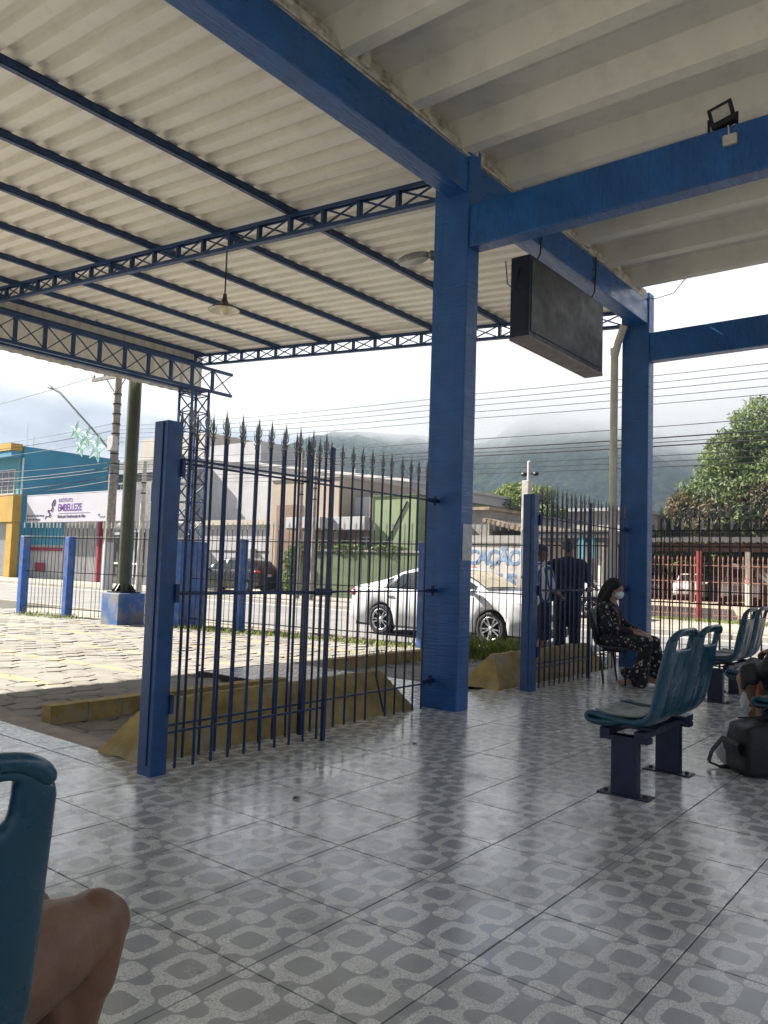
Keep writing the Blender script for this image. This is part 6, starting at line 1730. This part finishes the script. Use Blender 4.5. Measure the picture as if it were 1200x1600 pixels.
weeds('fence_weeds', [(p.x-.15, p.y, random.uniform(.5,1.1)) for p in fp] + [(9.6,6.9,.9),(9.0,7.0,.6),(8.2,6.95,.4),(10.4,6.2,1.0)], 230, .11, 5, 'tufts of yellowish weeds along the foot of the street fence')
weeds('kerb_weeds', [(10.55,6.1,1.0),(10.6,5.7,.8),(10.5,6.5,.8)], 420, .34, 15, 'taller grass clump by the yellow kerb right of the middle column')
weeds('lot_grass', [(24.6,6.3,1.6),(24.7,5.2,1.6),(24.6,7.4,1.0),(24.7,4.2,1.6),(24.6,8.4,.5)], 500, .10, 25, 'strip of thin grass at the foot of the red fence')
weeds('wall_plants', [(24.1,y,.7) for y in (16.2,17.4,18.6,20.0,21.3,22.4,23.4)], 1, .3, 35, 'small plants growing at the foot of the mossy wall')
cl = [((24.1,22.9,1.95),(.2,1.1,.28)),((24.1,20.9,1.92),(.2,1.0,.22)),((24.1,18.9,1.90),(.2,.9,.2)),((23.9,23.9,1.5),(.25,.5,.5)),((23.85,24.0,.6),(.2,.35,.6))]
t = thing('wall_creeper', 'dark creeper hanging over the top of the mossy green street wall', 'creeper', (24.1,21,1.8))
part('foliage', leaves(cl, 3000, .08, 77), M['leaf_mango'], t, False)
# ================================================================== AIR
def volume(name, a, b, mat):
    o = obj(name, MB().box(a, b).mesh(name), mat); o['kind'] = 'stuff'; o['label'] = name; return o
hz = bpy.data.materials.new('haze_air'); hz.use_nodes = True; t_ = hz.node_tree; t_.nodes.clear()
ho = t_.nodes.new('ShaderNodeOutputMaterial'); hv = t_.nodes.new('ShaderNodeVolumePrincipled')
hv.inputs['Color'].default_value = (0.42, 0.53, 0.70, 1); hv.inputs['Density'].default_value = 0.00045; hv.inputs['Anisotropy'].default_value = 0.2
t_.links.new(hv.outputs[0], ho.inputs['Volume'])
o = obj('haze', MB().box((-300,-1100,-1.4),(1150,1100,190)).mesh('haze'), hz); o['kind'] = 'stuff'; o['label'] = 'pale damp air fading the mountain'
# cloud bank lying on the mountain top
k = NM('cloud_bank_vapour'); k.t.nodes.remove(k.b)
pv = k.n('ShaderNodeVolumePrincipled'); pv.inputs['Color'].default_value = (0.93,0.95,0.98,1); pv.inputs['Anisotropy'].default_value = 0.0
geo = k.n('ShaderNodeNewGeometry'); P_ = k.n('ShaderNodeTexCoord').outputs['Object']
s_ = k.n('ShaderNodeSeparateXYZ'); k.l(P_, s_.inputs[0])
nz_ = k.noise(0.006, 4, 0.55, P_)
h_ = k.math('MULTIPLY_ADD', k.math('SUBTRACT', nz_, 0.5), 75.0, s_.outputs[2])
# cloud base lower towards the right (negative y)
base_ = k.math('ADD', k.math('MULTIPLY', k.math('MAXIMUM', k.math('SUBTRACT', s_.outputs[1], 285.0), 0.0), 0.20), 76.0)
d_ = k.ramp(k.math('SUBTRACT', h_, base_), -12.0, 60.0, 0.0, 1.0)
top_ = k.ramp(s_.outputs[2], 185.0, 120.0, 0.0, 1.0)
k.l(k.math('MULTIPLY', k.math('MULTIPLY', d_, top_), 0.022), pv.inputs['Density'])
k.l(pv.outputs[0], k.out.inputs['Volume'])
cb_ = MB()
def arc(d, a): return (d*math.cos(a), d*math.sin(a))
NA_ = 24; ring_ = []
for i in range(NA_+1): ring_.append(R(-55)+R(155)*i/NA_)
vs = []
for z in (45, 186):
    for d in (400, 860):
        vs += [(*arc(d, a), z) for a in ring_]
n_ = NA_+1; fs = []
for i in range(NA_):
    fs += [(i,i+1,n_+i+1,n_+i),(2*n_+i,3*n_+i,3*n_+i+1,2*n_+i+1),(i,2*n_+i,2*n_+i+1,i+1),(n_+i,n_+i+1,3*n_+i+1,3*n_+i)]
fs += [(0,n_,3*n_,2*n_),(NA_,2*n_+NA_,3*n_+NA_,n_+NA_)]
cb_.add(vs, fs)
o = obj('low_cloud', cb_.mesh('low_cloud'), k.m); o['kind'] = 'stuff'; o['label'] = 'grey cloud bank hiding the mountain top'
